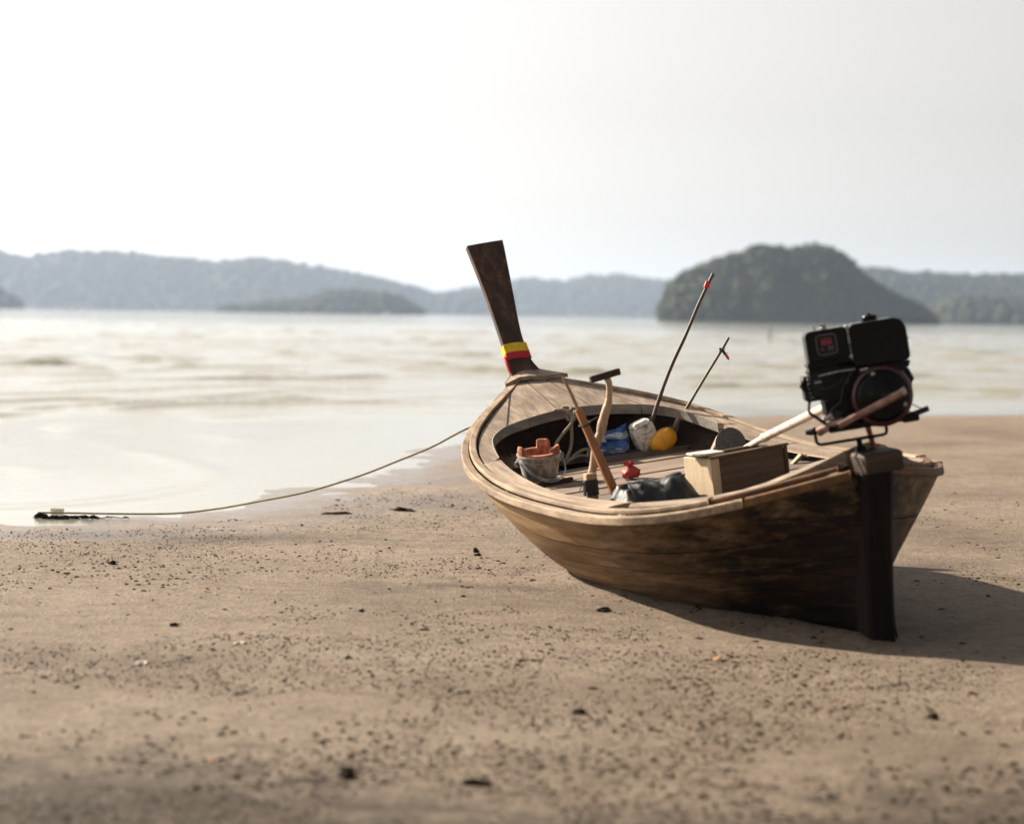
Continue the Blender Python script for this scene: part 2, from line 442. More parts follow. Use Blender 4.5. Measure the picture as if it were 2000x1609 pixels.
# wet belt by the water: darker and glossier, edge broken by noise
nw = N(nd, 'ShaderNodeMath', operation='MULTIPLY_ADD'); ln.new(nB.outputs[0], nw.inputs[0]); nw.inputs[1].default_value = 1.6; nw.inputs[2].default_value = -.8
nw2 = N(nd, 'ShaderNodeMath', operation='MULTIPLY_ADD'); ln.new(nA.outputs[0], nw2.inputs[0]); nw2.inputs[1].default_value = 2.6; ln.new(nw.outputs[0], nw2.inputs[2])
ad = N(nd, 'ShaderNodeMath', operation='ADD'); ln.new(at.outputs['Fac'], ad.inputs[0]); ln.new(nw2.outputs[0], ad.inputs[1])
wet = N(nd, 'ShaderNodeMapRange'); wet.inputs['From Min'].default_value = 3.0; wet.inputs['From Max'].default_value = 1.6
ln.new(ad.outputs[0], wet.inputs[0])
# damp dark streaks further up the beach
nD = N(nd, 'ShaderNodeTexNoise', Scale=.8, Detail=6.0, Roughness=.62)
mpd = nd.new('ShaderNodeMapping'); mpd.inputs['Scale'].default_value = (.7, 1.0, 1); mpd.inputs['Location'].default_value = (3.1, 1.35, 0)
ln.new(tc.outputs['Object'], mpd.inputs[0]); ln.new(mpd.outputs[0], nD.inputs[0])
rD = ramp(nd, [(.56, (0,0,0)), (.70, (1,1,1))]); ln.new(nD.outputs[0], rD.inputs[0])
c3 = mixc(nd, ln, c2, (.115,.078,.050), .0)
dm = N(nd, 'ShaderNodeMath', operation='MULTIPLY'); ln.new(rD.outputs[0], dm.inputs[0]); dm.inputs[1].default_value = .42
c3 = mixc(nd, ln, c2, (.078,.056,.038), dm.outputs[0])
def damp_vignette(c, cx, cy, rx, ry, amt, colr):
    sp_ = nd.new('ShaderNodeVectorMath'); sp_.operation = 'SUBTRACT'; ln.new(tc.outputs['Object'], sp_.inputs[0]); sp_.inputs[1].default_value = (cx, cy, 0)
    sc_ = nd.new('ShaderNodeVectorMath'); sc_.operation = 'MULTIPLY'; ln.new(sp_.outputs[0], sc_.inputs[0]); sc_.inputs[1].default_value = (1/rx, 1/ry, 0)
    le = nd.new('ShaderNodeVectorMath'); le.operation = 'LENGTH'; ln.new(sc_.outputs[0], le.inputs[0])
    no = N(nd, 'ShaderNodeTexNoise', Scale=6.5, Detail=8.0, Roughness=.78); ln.new(tc.outputs['Object'], no.inputs[0])
    mm = N(nd, 'ShaderNodeMath', operation='MULTIPLY_ADD'); ln.new(no.outputs[0], mm.inputs[0]); mm.inputs[1].default_value = 3.4; ln.new(le.outputs['Value'], mm.inputs[2])
    mr_ = N(nd, 'ShaderNodeMapRange'); mr_.inputs['From Min'].default_value = 2.75; mr_.inputs['From Max'].default_value = 1.95; mr_.inputs['To Max'].default_value = amt
    ln.new(mm.outputs[0], mr_.inputs[0])
    return mixc(nd, ln, c, colr, mr_.outputs[0])
c3 = damp_vignette(c3, -1.2, 5.8, 1.3, .95, .88, (.040,.027,.016))  # real damp patch, enlarged with vignette darkening painted into the sand
c3 = damp_vignette(c3, .1, 5.6, 1.5, .50, .75, (.055,.038,.024))  # vignette along the near edge, painted into the sand colour
c3 = damp_vignette(c3, 1.6, 5.8, 1.0, .8, .85, (.055,.038,.024))  # vignette at the near right corner, painted into the sand colour
c3 = damp_vignette(c3, -1.9, 13.0, 1.5, .55, .75, (.075,.056,.040))
c3 = damp_vignette(c3, -.1, 10.75, 1.0, .18, .6, (.088,.060,.045))
wcol = mixc(nd, ln, c3, (.62,.60,.58), 1.0, 'MULTIPLY')
cfin = mixc(nd, ln, c3, wcol, wet.outputs[0])
ln.new(cfin, bs.inputs['Base Color'])
rr = N(nd, 'ShaderNodeMapRange'); rr.inputs['To Min'].default_value = .78; rr.inputs['To Max'].default_value = .22
ln.new(wet.outputs[0], rr.inputs[0]); ln.new(rr.outputs[0], bs.inputs['Roughness'])
sp = N(nd, 'ShaderNodeMapRange'); sp.inputs['To Min'].default_value = .25; sp.inputs['To Max'].default_value = .5
ln.new(wet.outputs[0], sp.inputs[0]); ln.new(sp.outputs[0], bs.inputs['Specular IOR Level'])
nE = N(nd, 'ShaderNodeTexNoise', Scale=38.0, Detail=4.0, Roughness=.6); ln.new(tc.outputs['Object'], nE.inputs[0])
rE = ramp(nd, [(.50, (0,0,0)), (.68, (1,1,1))]); ln.new(nE.outputs[0], rE.inputs[0])
h0 = N(nd, 'ShaderNodeMath', operation='MULTIPLY_ADD'); ln.new(rE.outputs[0], h0.inputs[0]); h0.inputs[1].default_value = .30; ln.new(nB.outputs[0], h0.inputs[2])
hh = N(nd, 'ShaderNodeMath', operation='MULTIPLY_ADD'); ln.new(nC.outputs[0], hh.inputs[0]); hh.inputs[1].default_value = .40; ln.new(h0.outputs[0], hh.inputs[2])
bst = N(nd, 'ShaderNodeMapRange'); bst.inputs['To Min'].default_value = .9; bst.inputs['To Max'].default_value = .08
ln.new(wet.outputs[0], bst.inputs[0])
bp = N(nd, 'ShaderNodeBump', Distance=.055); ln.new(bst.outputs[0], bp.inputs['Strength']); ln.new(hh.outputs[0], bp.inputs['Height']); ln.new(bp.outputs[0], bs.inputs['Normal'])
M['sand'] = m
M['pellet'] = plain('sand_pellet', (.090,.066,.047), .85, 0, .25, 40, .2, .2, c2=(.055,.039,.028))

# water
m, nt, nd, ln, bs = new_mat('sea_water')
tc = nd.new('ShaderNodeTexCoord')
bs.inputs['Base Color'].default_value = (.23,.22,.165,1)
bs.inputs['Roughness'].default_value = .07
bs.inputs['IOR'].default_value = 1.34
n1 = N(nd, 'ShaderNodeTexNoise', Scale=2.4, Detail=7.0, Roughness=.66)
mpw = nd.new('ShaderNodeMapping'); mpw.inputs['Scale'].default_value = (.30, 1.0, 1); mpw.inputs['Rotation'].default_value = (0,0,math.radians(-18))
ln.new(tc.outputs['Object'], mpw.inputs[0]); ln.new(mpw.outputs[0], n1.inputs[0])
atw = nd.new('ShaderNodeAttribute'); atw.attribute_name = 'shore'
wsm = N(nd, 'ShaderNodeMapRange'); wsm.inputs['From Min'].default_value = -1.5; wsm.inputs['From Max'].default_value = -9.0; wsm.inputs['To Min'].default_value = .05; wsm.inputs['To Max'].default_value = .20
ln.new(atw.outputs['Fac'], wsm.inputs[0])
bp = N(nd, 'ShaderNodeBump', Distance=.16); ln.new(wsm.outputs[0], bp.inputs['Strength']); n2 = N(nd, 'ShaderNodeTexNoise', Scale=11.0, Detail=4.0, Roughness=.6); ln.new(mpw.outputs[0], n2.inputs[0])
hm = N(nd, 'ShaderNodeMath', operation='MULTIPLY_ADD'); ln.new(n2.outputs[0], hm.inputs[0]); hm.inputs[1].default_value = .22; ln.new(n1.outputs[0], hm.inputs[2])
ln.new(hm.outputs[0], bp.inputs['Height']); ln.new(bp.outputs[0], bs.inputs['Normal'])
M['water'] = m

# far forest
def forest_mat(name, a, b, c):
    m, nt, nd, ln, bs = new_mat(name)
    tc = nd.new('ShaderNodeTexCoord')
    n1 = N(nd, 'ShaderNodeTexNoise', Scale=.11, Detail=5.0, Roughness=.6); ln.new(tc.outputs['Object'], n1.inputs[0])
    n2 = N(nd, 'ShaderNodeTexNoise', Scale=.9, Detail=3.0); ln.new(tc.outputs['Object'], n2.inputs[0])
    r = ramp(nd, [(.32, a), (.5, b), (.68, c)]); ln.new(n1.outputs[0], r.inputs[0])
    r2 = ramp(nd, [(.35, (.75,.75,.75)), (.6, (1,1,1))]); ln.new(n2.outputs[0], r2.inputs[0])
    ln.new(mixc(nd, ln, r.outputs[0], r2.outputs[0], 1.0, 'MULTIPLY'), bs.inputs['Base Color'])
    bs.inputs['Roughness'].default_value = .85; bs.inputs['Specular IOR Level'].default_value = .15
    return m
M['forest'] = forest_mat('island_forest', (.022,.029,.014), (.036,.042,.020), (.068,.058,.031))
M['farforest'] = forest_mat('far_forest', (.018,.025,.014), (.026,.032,.017), (.036,.037,.021))

# ------------------------------------------------------------------ ground, sea
def grid_mesh(name, xs, ys, zf, mat, smooth=True):
    X, Y = np.meshgrid(xs, ys)
    Z = zf(X, Y)
    v = np.stack([X.ravel(), Y.ravel(), Z.ravel()], -1)
    nx, ny = len(xs), len(ys)
    i = np.arange((nx-1)*(ny-1)); r = i//(nx-1); c = i % (nx-1); a = r*nx+c
    f = np.stack([a, a+1, a+nx+1, a+nx], -1)
    me = bpy.data.meshes.new(name)
    me.vertices.add(len(v)); me.vertices.foreach_set('co', v.ravel().astype(np.float32))
    me.loops.add(f.size); me.loops.foreach_set('vertex_index', f.ravel().astype(np.int32))
    me.polygons.add(len(f)); me.polygons.foreach_set('loop_start', (np.arange(len(f))*4).astype(np.int32))
    me.polygons.foreach_set('loop_total', np.full(len(f), 4, np.int32))
    me.polygons.foreach_set('use_smooth', np.full(len(f), smooth))
    me.materials.append(mat); me.update(); me.validate()
    o = bpy.data.objects.new(name, me); col.objects.link(o)
    return o, X, Y

def axis_pts(lo, hi, step, far, growth=1.18):
    core = list(np.arange(lo, hi+1e-6, step)); s = step; x = hi; up = []
    while x < far: s *= growth; x += s; up.append(x)
    s = step; x = lo; dn = []
    while x > -far: s *= growth; x -= s; dn.append(x)
    return np.array(dn[::-1]+core+up)

sand, SX, SY = grid_mesh('sand', axis_pts(-7, 9, .06, 6500), axis_pts(3, 34, .08, 6500), sand_h, M['sand'])
at_ = sand.data.attributes.new('shore', 'FLOAT', 'POINT')
at_.data.foreach_set('value', shore_dist(SX, SY).ravel().astype(np.float32))
tag(sand, 'wet tan beach sand running down to the water', kind='structure')

def sea_h(X, Y):
    sd = -shore_dist(X, Y)                       # metres offshore
    D = np.hypot(X, Y)
    depth = np.clip(sd/6.0, 0, 1)
    fall = np.clip(1.2-np.log10(np.maximum(D, 10)/10)*.15, .3, 1)
    ph = sd + 1.8*(vnoise(X, Y, .11, 8)-.5)*4 + .9*(vnoise(X, Y, .35, 9)-.5)
    # long low wavelets running in parallel to the shore, peaked crests broken along their length
    w1 = np.maximum(0, np.sin(ph*2*np.pi/4.3))**4
    w2 = np.maximum(0, np.sin(ph*2*np.pi/2.1+1.0))**3
    gate = np.clip((vnoise(X+.35*Y, Y*.8, .22, 12)-.42)*4, 0, 1)
    gate2 = np.clip((vnoise(X, Y, .6, 14)-.45)*3.5, 0, 1)
    crest = 0
    for i_, (pk, am) in enumerate(((6.6,.03),(9.2,.035),(11.8,.06),(15.5,.045),(19,.06),(23.5,.05),(28,.065),(34,.055),(41,.07),(49,.06),(58,.075),(70,.07),(84,.08),(101,.08),(122,.09),(150,.09))):
        wd = .07+.0030*pk
        e_ = ph+.5*np.sin(X*.35+pk)+.25*np.sin(X*.9+pk*2)-pk
        e_ = np.where(e_ < 0, e_/wd, e_/(wd*3.5))
        crest = crest+1.9*am*np.exp(-e_**2)*np.clip((vnoise(X*.8+pk*3, Y*.25, .30, 50+i_)-.36)*4.5, 0, 1)*np.clip((vnoise(X+pk, Y*.5, 1.1, 80+i_)-.2)*2.2, .1, 1)
    for i_, pk in enumerate(np.arange(7.0, 75, 2.3)):
        e_ = ph+.4*np.sin(X*.5+pk*1.3)+.2*np.sin(X*1.3+pk)-pk
        e_ = np.where(e_ < 0, e_/(.06+.0025*pk), e_/(.22+.006*pk))
        crest = crest+(.030+.0006*pk)*np.exp(-e_**2)*np.clip((vnoise(X*1.2+pk*7, Y*.3, .45, 120+i_)-.50)*7, 0, 1)
    z = crest + .035*w1*gate*depth + .03*w2*gate2*depth + .012*(vnoise(X, Y, 1.6, 21)-.5)*depth + .03*(vnoise(X, Y, .5, 22)-.5)*depth
    # the little breaker nearest the sand
    z += .045*np.exp(-(np.where(ph < 5.4, (ph-5.4)/.12, (ph-5.4)/.6))**2)*np.clip((-X-.9)/1.2, 0, 1)*np.clip((vnoise(X, Y, .9, 31)-.15)*2, .2, 1)
    z += .012*np.exp(-((ph-2.2)/.25)**2)*np.clip((vnoise(X, Y, .3, 35)-.4)*3, 0, 1)
    return WATER_Z + z*fall*np.where(D > 600, 0, 1)

def polar_sea():
    r = [9.0]
    while r[-1] < 250: r.append(r[-1]*1.0+max(.05, r[-1]*.0045))
    while r[-1] < 6600: r.append(r[-1]*1.06)
    r = np.array(r)
    th = np.radians(np.linspace(-40, 40, 520))
    th = np.concatenate([np.radians(np.linspace(-88, -41, 40)), th, np.radians(np.linspace(41, 88, 40))])
    Rr, T = np.meshgrid(r, th, indexing='ij')
    X = Rr*np.sin(T); Y = Rr*np.cos(T); Z = sea_h(X, Y)
    v = np.stack([X.ravel(), Y.ravel(), Z.ravel()], -1)
    nx, ny = len(th), len(r)
    i = np.arange((nx-1)*(ny-1)); rr_ = i//(nx-1); c = i % (nx-1); a = rr_*nx+c
    sdv = shore_dist(X, Y).ravel()
    f = np.stack([a, a+1, a+nx+1, a+nx], -1)
    keep = (sdv[f] < 1.5).any(1)
    f = f[keep]
    me = bpy.data.meshes.new('sea')
    me.vertices.add(len(v)); me.vertices.foreach_set('co', v.ravel().astype(np.float32))
    me.loops.add(f.size); me.loops.foreach_set('vertex_index', f.ravel().astype(np.int32))
    me.polygons.add(len(f)); me.polygons.foreach_set('loop_start', (np.arange(len(f))*4).astype(np.int32))
    me.polygons.foreach_set('loop_total', np.full(len(f), 4, np.int32))
    me.polygons.foreach_set('use_smooth', np.full(len(f), True))
    me.materials.append(M['water']); me.update(); me.validate()
    a2 = me.attributes.new('shore', 'FLOAT', 'POINT'); a2.data.foreach_set('value', sdv.astype(np.float32))
    o = bpy.data.objects.new('sea', me); col.objects.link(o)
    return o
sea = polar_sea()
tag(sea, 'shallow bright sea with small broken wavelets', kind='structure')

# ------------------------------------------------------------------ islands and far hills
ICO_V = []; ICO_F = []
def _ico():
    import bmesh
    bm = bmesh.new(); bmesh.ops.create_icosphere(bm, subdivisions=2, radius=1.0)
    bm.verts.ensure_lookup_table()
    v = [tuple(p.co) for p in bm.verts]; f = [tuple(q.index for q in fc.verts) for fc in bm.faces]
    bm.free(); return np.array(v), np.array(f)
ICO_V, ICO_F = _ico()

def tri_mesh(name, V, F, mat, smooth=False, parent=None):
    me = bpy.data.meshes.new(name)
    V = np.asarray(V, np.float32); F = np.asarray(F, np.int32)
    me.vertices.add(len(V)); me.vertices.foreach_set('co', V.ravel())
    me.loops.add(F.size); me.loops.foreach_set('vertex_index', F.ravel())
    me.polygons.add(len(F)); me.polygons.foreach_set('loop_start', (np.arange(len(F))*3).astype(np.int32))
    me.polygons.foreach_set('loop_total', np.full(len(F), 3, np.int32))
    me.polygons.foreach_set('use_smooth', np.full(len(F), smooth))
    me.materials.append(mat); me.update(); me.validate()
    o = bpy.data.objects.new(name, me); col.objects.link(o)
    if parent: o.parent = parent
    return o

def hill(name, prof, D, depth, mat, ntree, tr, label, flabel):
    """a wooded hill: ridge profile as (east, height) in metres, D metres out to sea"""
    xs = np.array([p[0] for p in prof], float); hs = np.array([p[1] for p in prof], float)
    hs = np.maximum(hs-tr*1.25, .0)
    n = 160; u = np.linspace(xs[0], xs[-1], n); ridge = np.interp(u, xs, hs)
    vv = np.linspace(-1, 1, 31)
    U, V = np.meshgrid(u, vv)
    Rg = np.interp(U, xs, hs)
    prof_v = np.clip(1-np.abs(V)**1.7, 0, 1)
    Z = Rg*prof_v*(.92+.16*vnoise(U, V*depth, 6/ (xs[-1]-xs[0]), 3)) - 2
    Z = np.minimum(Z, Rg)
    Y = D+V*depth*(.35+.65*np.clip(Rg/max(hs.max(), 1), 0, 1))
    verts = np.stack([U.ravel(), Y.ravel(), Z.ravel()], -1); nx = n
    i = np.arange((nx-1)*30); r = i//(nx-1); c = i % (nx-1); a = r*nx+c
    F = np.concatenate([np.stack([a, a+1, a+nx+1], -1), np.stack([a, a+nx+1, a+nx], -1)])
    o = tri_mesh(name, verts, F, mat, True); tag(o, label, kind='structure')
    # tree crowns over the slope that faces the sea, and along the ridge
    VV = []; FF = []; k = 0
    for t in range(ntree):
        uu = rng.uniform(xs[0], xs[-1]); hr = np.interp(uu, xs, hs)
        if hr < tr*.3 and rng.random() < .5: continue
        v = -abs(rng.normal(0, .35)) if rng.random() < .45 else -rng.uniform(0, 1)
        v = max(v, -1)
        zz = hr*max(0, 1-abs(v)**1.7)
        yy = D+v*depth*(.35+.65*hr/max(hs.max(), 1))
        s = tr*rng.uniform(.6, 1.45)
        P = ICO_V*np.array([s, s, s*rng.uniform(.8, 1.25)])
        P = P*(1+.28*np.sin(ICO_V[:, :1]*5+t)*np.cos(ICO_V[:, 1:2]*6+t*1.7)+.2*np.sin(ICO_V[:, 2:3]*9+t*2.3))
        P = P+np.array([uu, yy, zz+s*.35])
        VV.append(P); FF.append(ICO_F+k); k += len(P)
    f = tri_mesh('forest', np.concatenate(VV), np.concatenate(FF), mat, D > 1000)
    tag(f, flabel, kind='stuff')
    return o

hill('island', [(54.1,0.38),(56.4,7.22),(58.9,14.25),(65.5,18.05),(74.1,22.42),(83.6,24.89),(88.3,27.17),(95,27.93),(100.3,25.84),(105.5,27.36),(112.5,28.12),(118.8,26.22),(122.7,23.94),(125.4,19.76),(128.4,17.1),(134.9,13.3),(142.5,9.5),(150.1,6.08),(153.5,1.52)],
     760, 30, M['forest'], 2200, 2.0, 'steep wooded island rising from the sea behind the engine', 'dense tree cover over the near steep island')
hill('headland', [(256,38),(276,41.6),(296,39.2),(328,37.6),(360,36.8),(400,39.2),(448,40.8),(520,32)],
     1600, 160, M['farforest'], 2000, 2.8, 'hazy wooded headland behind the island on the right', 'tree cover over the right hand headland')
hill('low_headland', [(230,5.75),(241.5,14.38),(258.8,14.95),(287.5,13.22),(316.2,14.38),(373.8,11.5)],
     1150, 60, M['farforest'], 700, 2.6, 'low dark wooded shore at the far right', 'tree cover over the low far right shore')
hill('far_hill', [(-937.5,75),(-781.2,93.75),(-662.5,80),(-625,70),(-596.9,61.25),(-575,65.62),(-546.9,71.25),(-487.5,70),(-437.5,66.25),(-356.2,60),(-318.8,66.25),(-275,61.25),(-225,53.75),(-162.5,42.5),(-125,35),(-93.8,25),(-75,26.25),(-31.2,31.25),(0,27.5)],
     2500, 260, M['farforest'], 2600, 3.6, 'long pale blue hill ridge across the bay on the left', 'tree cover over the long left ridge')
hill('far_ridge', [(-116,21.75),(-72.5,36.25),(-29,42.05),(14.5,52.92),(65.2,49.3),(101.5,56.55),(145,59.45),(188.5,53.65),(246.5,50.75),(362.5,43.5),(507.5,29)],
     2900, 260, M['farforest'], 1800, 4.0, 'pale far ridge behind the prow', 'tree cover over the far centre ridge')
hill('far_island', [(-206.7,0.72),(-192.2,5.08),(-166.8,7.97),(-148.7,9.43),(-130.5,15.95),(-112.3,16.68),(-90.7,15.22),(-76.2,10.15),(-67.1,5.08),(-63.4,0.72)],
     1450, 80, M['farforest'], 1000, 2.0, 'low hazy island in front of the left ridge', 'tree cover over the low hazy island')
hill('near_point', [(-450,26.25),(-412.5,23.25),(-375,13.5),(-365.6,7.5),(-358.1,0.75)],
     1500, 90, M['farforest'], 400, 3.6, 'dark wooded point at the far left edge', 'tree cover over the far left point')

# ------------------------------------------------------------------ boat frame of reference
BL = 4.496
Rb = Matrix(((-.335081,-.932981,-.131404),(.942189,-.331725,-.047308),(.000547,-.139659,.990199)))
MBoat = Matrix.Translation((1.702719,9.12186,0)) @ Rb.to_4x4()
bf = spline([0,.04,.1,.2,.35,.5,.65,.8,.92,1.0], [.07,.306,.592,.888,.950,.945,.925,.722,.319,.05])
gf = spline([0,.12,.25,.5,.75,.9,1.0], [.799,.655,.618,.607,.764,.949,1.057])
KS = [0,.1,.25,.5,.75,.9,1]
c1f = spline(KS, [.107,.325,.545,.739,.601,.48,.354]); c2f = spline(KS, [.03,.051,.079,.03,.154,.303,.46])
def keel(s):
    s = np.asarray(s, float)
    return .75*np.clip((s-.481)/(1-.481), 0, 1)**1.678-.092*np.sin(np.pi*np.clip(s/.85, 0, 1))**1.2
def section(s, t, side, inset=0.0):
    b = max(float(bf(s))-.03-inset, .012); g = float(gf(s))-.03; k = float(keel(s))+inset
    c1 = float(c1f(s)); c2 = float(c2f(s))
    y = 2*t*(1-t)*c1*b+t*t*b+.012+max(0.0, .050-.045*t)*math.exp(-(s/.022)**2); z = (1-t)**2*k+2*t*(1-t)*(k+c2*(g-k))+t*t*g
    return Vector((s*BL, side*y, z))
def g_x(x): return float(gf(x/BL))
def b_x(x): return float(bf(x/BL))
def deck_z(x, y): return g_x(x)+.028*max(0.0, 1-(y/max(b_x(x), .1))**2)

boat = empty('longtail_boat', MBoat, 'weathered wooden longtail fishing boat heeled over on the sand', 'boat')

# strakes
TS = [0,.17,.33,.47,.60,.72,.84,1.0]
for side in (1, -1):
    for i in range(len(TS)-1):
        n = 44; k = 5; V = []; F = []
        ss = np.linspace(.004, .985, n)
        for s in ss:
            for j in range(k):
                t = TS[i]+.0032+(TS[i+1]-TS[i]-.0064)*j/(k-1)
                lap = .0004*(1-j/(k-1)) if i > 0 else 0
                p = section(s, t, side)
                V.append(p+Vector((0, side*lap, 0)))
            for j in range(k):
                t = TS[i]+.0032+(TS[i+1]-TS[i]-.0064)*j/(k-1)
                V.append(section(s, t, side, .018))
        w = 2*k
        for a in range(n-1):
            o0 = a*w; o1 = (a+1)*w
            for j in range(k-1):
                F.append((o0+j, o1+j, o1+j+1, o0+j+1)); F.append((o0+k+j+1, o1+k+j+1, o1+k+j, o0+k+j))
            F.append((o0, o0+k, o1+k, o1)); F.append((o0+k-1, o1+k-1, o1+w-1, o0+w-1))
        F.append(tuple(range(k))[::-1]+tuple(range(w-1, k-1, -1))[::-1] if False else (0, k-1, w-1, k))
        if side < 0: F = [q[::-1] for q in F]
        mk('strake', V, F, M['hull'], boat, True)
    # inner skin behind the strakes
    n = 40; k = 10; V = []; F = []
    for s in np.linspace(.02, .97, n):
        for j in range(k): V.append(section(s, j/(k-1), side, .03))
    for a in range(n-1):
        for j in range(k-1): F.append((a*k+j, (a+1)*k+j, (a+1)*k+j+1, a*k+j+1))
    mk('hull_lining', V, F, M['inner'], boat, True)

# keel strip and sternpost
mb = MB()
kp = [(s*BL, 0, float(keel(s))-.01) for s in np.linspace(.01, .97, 30)]
sec4 = [(-.03,-.03),(.03,-.03),(.03,.04),(-.03,.04)]
for i, p in enumerate(kp):
    for (dy, dz) in sec4: mb.v.append((p[0], dy, p[2]+dz))
for i in range(len(kp)-1):
    for k in range(4): mb.f.append((i*4+k, i*4+(k+1) % 4, (i+1)*4+(k+1) % 4, (i+1)*4+k))
mb.build('keel', M['post'], boat)
mb = MB()
rows = [(-.06, .035), (.25, .02), (.5, 0), (.77, -.03)]
for z, yo in rows:
    hw = .070+.012*(z/.77)
    for (x, y) in ((-.035,-hw*.62),(-.035,hw*.8),(-.01,hw),(.10,hw*.9),(.10,-hw*.9),(-.005,-hw)): mb.v.append((x, y+yo, z))
n6 = 6
for i in range(len(rows)-1):
    for k in range(n6): mb.f.append((i*n6+k, i*n6+(k+1) % n6, (i+1)*n6+(k+1) % n6, (i+1)*n6+k))
mb.f = [q[::-1] for q in mb.f]
mb.f.append(tuple(range(n6))); mb.f.append(tuple(range(18, 24))[::-1])
mb.build('sternpost', M['post'], boat, bevel=.006)
mb = MB()
hp = [(-.055,.050),(-.055,-.138),(.02,-.155),(.20,-.155),(.20,.045),(.05,.05)]
b0 = [(x, y, .765) for x, y in hp]; b1 = [(x*1.0, y, .842) for x, y in hp]; b2 = [(.072+(x-.072)*.93, -.052+(y+.052)*.90, .856) for x, y in hp]
mb.v = b0+b1+b2
for i in range(6):
    j = (i+1) % 6
    mb.f += [(j, i, 6+i, 6+j), (6+j, 6+i, 12+i, 12+j)]
mb.f += [tuple(range(6)), tuple(range(12, 18))[::-1]]
mb.build('post_head', M['head'], boat, bevel=.008)

# rails, swept along the sheer
def plan(s, off):
    s2 = min(s+.002, 1); s1 = max(s-.002, 0)
    d = Vector(((s2-s1)*BL, float(bf(s2)-bf(s1)))); d.normalize()
    nrm = Vector((d.y, -d.x))              # inward on the port side
    p = Vector((s*BL, float(bf(s))))+nrm*off
    return p
def rail(name, sect, s0, s1, side, mat, n=72, bevel=.006):
    V = []; F = []; k = len(sect)
    for s in np.linspace(s0, s1, n):
        for off, dz in sect:
            p = plan(s, off)
            V.append((p.x, side*max(p.y, .006), float(gf(s))+dz))
    for a in range(n-1):
        for j in range(k):
            F.append((a*k+j, (a+1)*k+j, (a+1)*k+(j+1) % k, a*k+(j+1) % k))
    F.append(tuple(range(k))[::-1]); F.append(tuple((n-1)*k+j for j in range(k)))
    if side < 0: F = [q[::-1] for q in F]
    return mk(name, V, F, mat, boat, False, bevel)
for side in (1, -1):
    cut = .075 if side > 0 else .19
    rail('rub_rail', [(0,-.050),(.050,-.050),(.050,-.008),(.004,-.008)], cut+.0003, .975, side, M['rail'])
    rail('rub_rail', [(0,-.050),(.050,-.050),(.050,-.008),(.004,-.008)],   .004, cut-.0003, side, M['rail_shade'], 30)  # aft length in a darker colour that stands for shade
    rail('cap_rail', [(.052,-.004),(.096,-.004),(.096,.019),(.056,.019)], cut+.0303, .955, side, M['rail'])
    rail('cap_rail', [(.052,-.004),(.096,-.004),(.096,.019),(.056,.019)], .012, cut+.0297, side, M['rail_shade'], 30)  # aft cap length, its shade painted in the same way

# coaming line: half-breadth of the open cockpit
COAM = [(1.0,.66),(1.30,.725),(1.7,.755),(2.1,.757),(2.5,.742),(2.85,.725),(3.1,.695),(3.3,.65),(3.42,.605),(3.50,.54),(3.56,.46),(3.61,.32),(3.65,.16),(3.665,0)]
coam_pts = [Vector((p.x, p.y)) for p in [Vector((q[0], q[1], 0)) for q in catmull([(x, y, 0) for x, y in COAM], 6)]]
def coam_y(x):
    best = .7
    for a, b in zip(coam_pts[:-1], coam_pts[1:]):
        if a.x <= x <= b.x and b.x > a.x: return a.y+(b.y-a.y)*(x-a.x)/(b.x-a.x)
    return best
def rail_in_y(x, off=.1):
    # half-breadth of the rail's inner edge at x
    lo = None
    for s in np.linspace(max(0, x/BL-.06), min(1, x/BL+.06), 80):
        p = plan(s, off)
        if lo is None or abs(p.x-x) < abs(lo.x-x): lo = p
    return max(lo.y, .01)

def slab(name, top, nu, nv, th, mat, bevel=.003, parent=boat):
    """closed board from a (nu x nv) grid of top points"""
    V = list(top)+[Vector(p)-Vector((0, 0, th)) for p in top]; F = []; o = nu*nv
    for a in range(nu-1):
        for b in range(nv-1):
            q = (a*nv+b, (a+1)*nv+b, (a+1)*nv+b+1, a*nv+b+1)
            F.append(q); F.append(tuple(i+o for i in q[::-1]))
    def edge(l):
        for i, j in zip(l[:-1], l[1:]): F.append((j, i, i+o, j+o))
    edge([b for b in range(nv)]); edge([(nu-1)*nv+b for b in range(nv)][::-1])
    edge([a*nv for a in range(nu)][::-1]); edge([a*nv+nv-1 for a in range(nu)])
    # orientation
    p0, p1, p2 = Vector(top[0]), Vector(top[nv]), Vector(top[1])
    if (p1-p0).cross(p2-p0).z < 0: F = [f[::-1] for f in F]
    return mk(name, V, F, mat, parent, False, bevel)

for side in (1, -1):
    cut = [1.13, 3.02] if side > 0 else [1.13, 2.33, 3.02]
    for a, b in zip(cut[:-1], cut[1:]):
        xs = np.linspace(a+.002, b-.002, 22); top = []
        for x in xs:
            yi = coam_y(x); yo = rail_in_y(x)-.003
            for t in (0, .33, .66, 1):
                y = yi+(yo-yi)*t; top.append(Vector((x, side*y, deck_z(x, y)+.006)))
        slab('side_deck', top, len(xs), 4, .036, M['deck'])

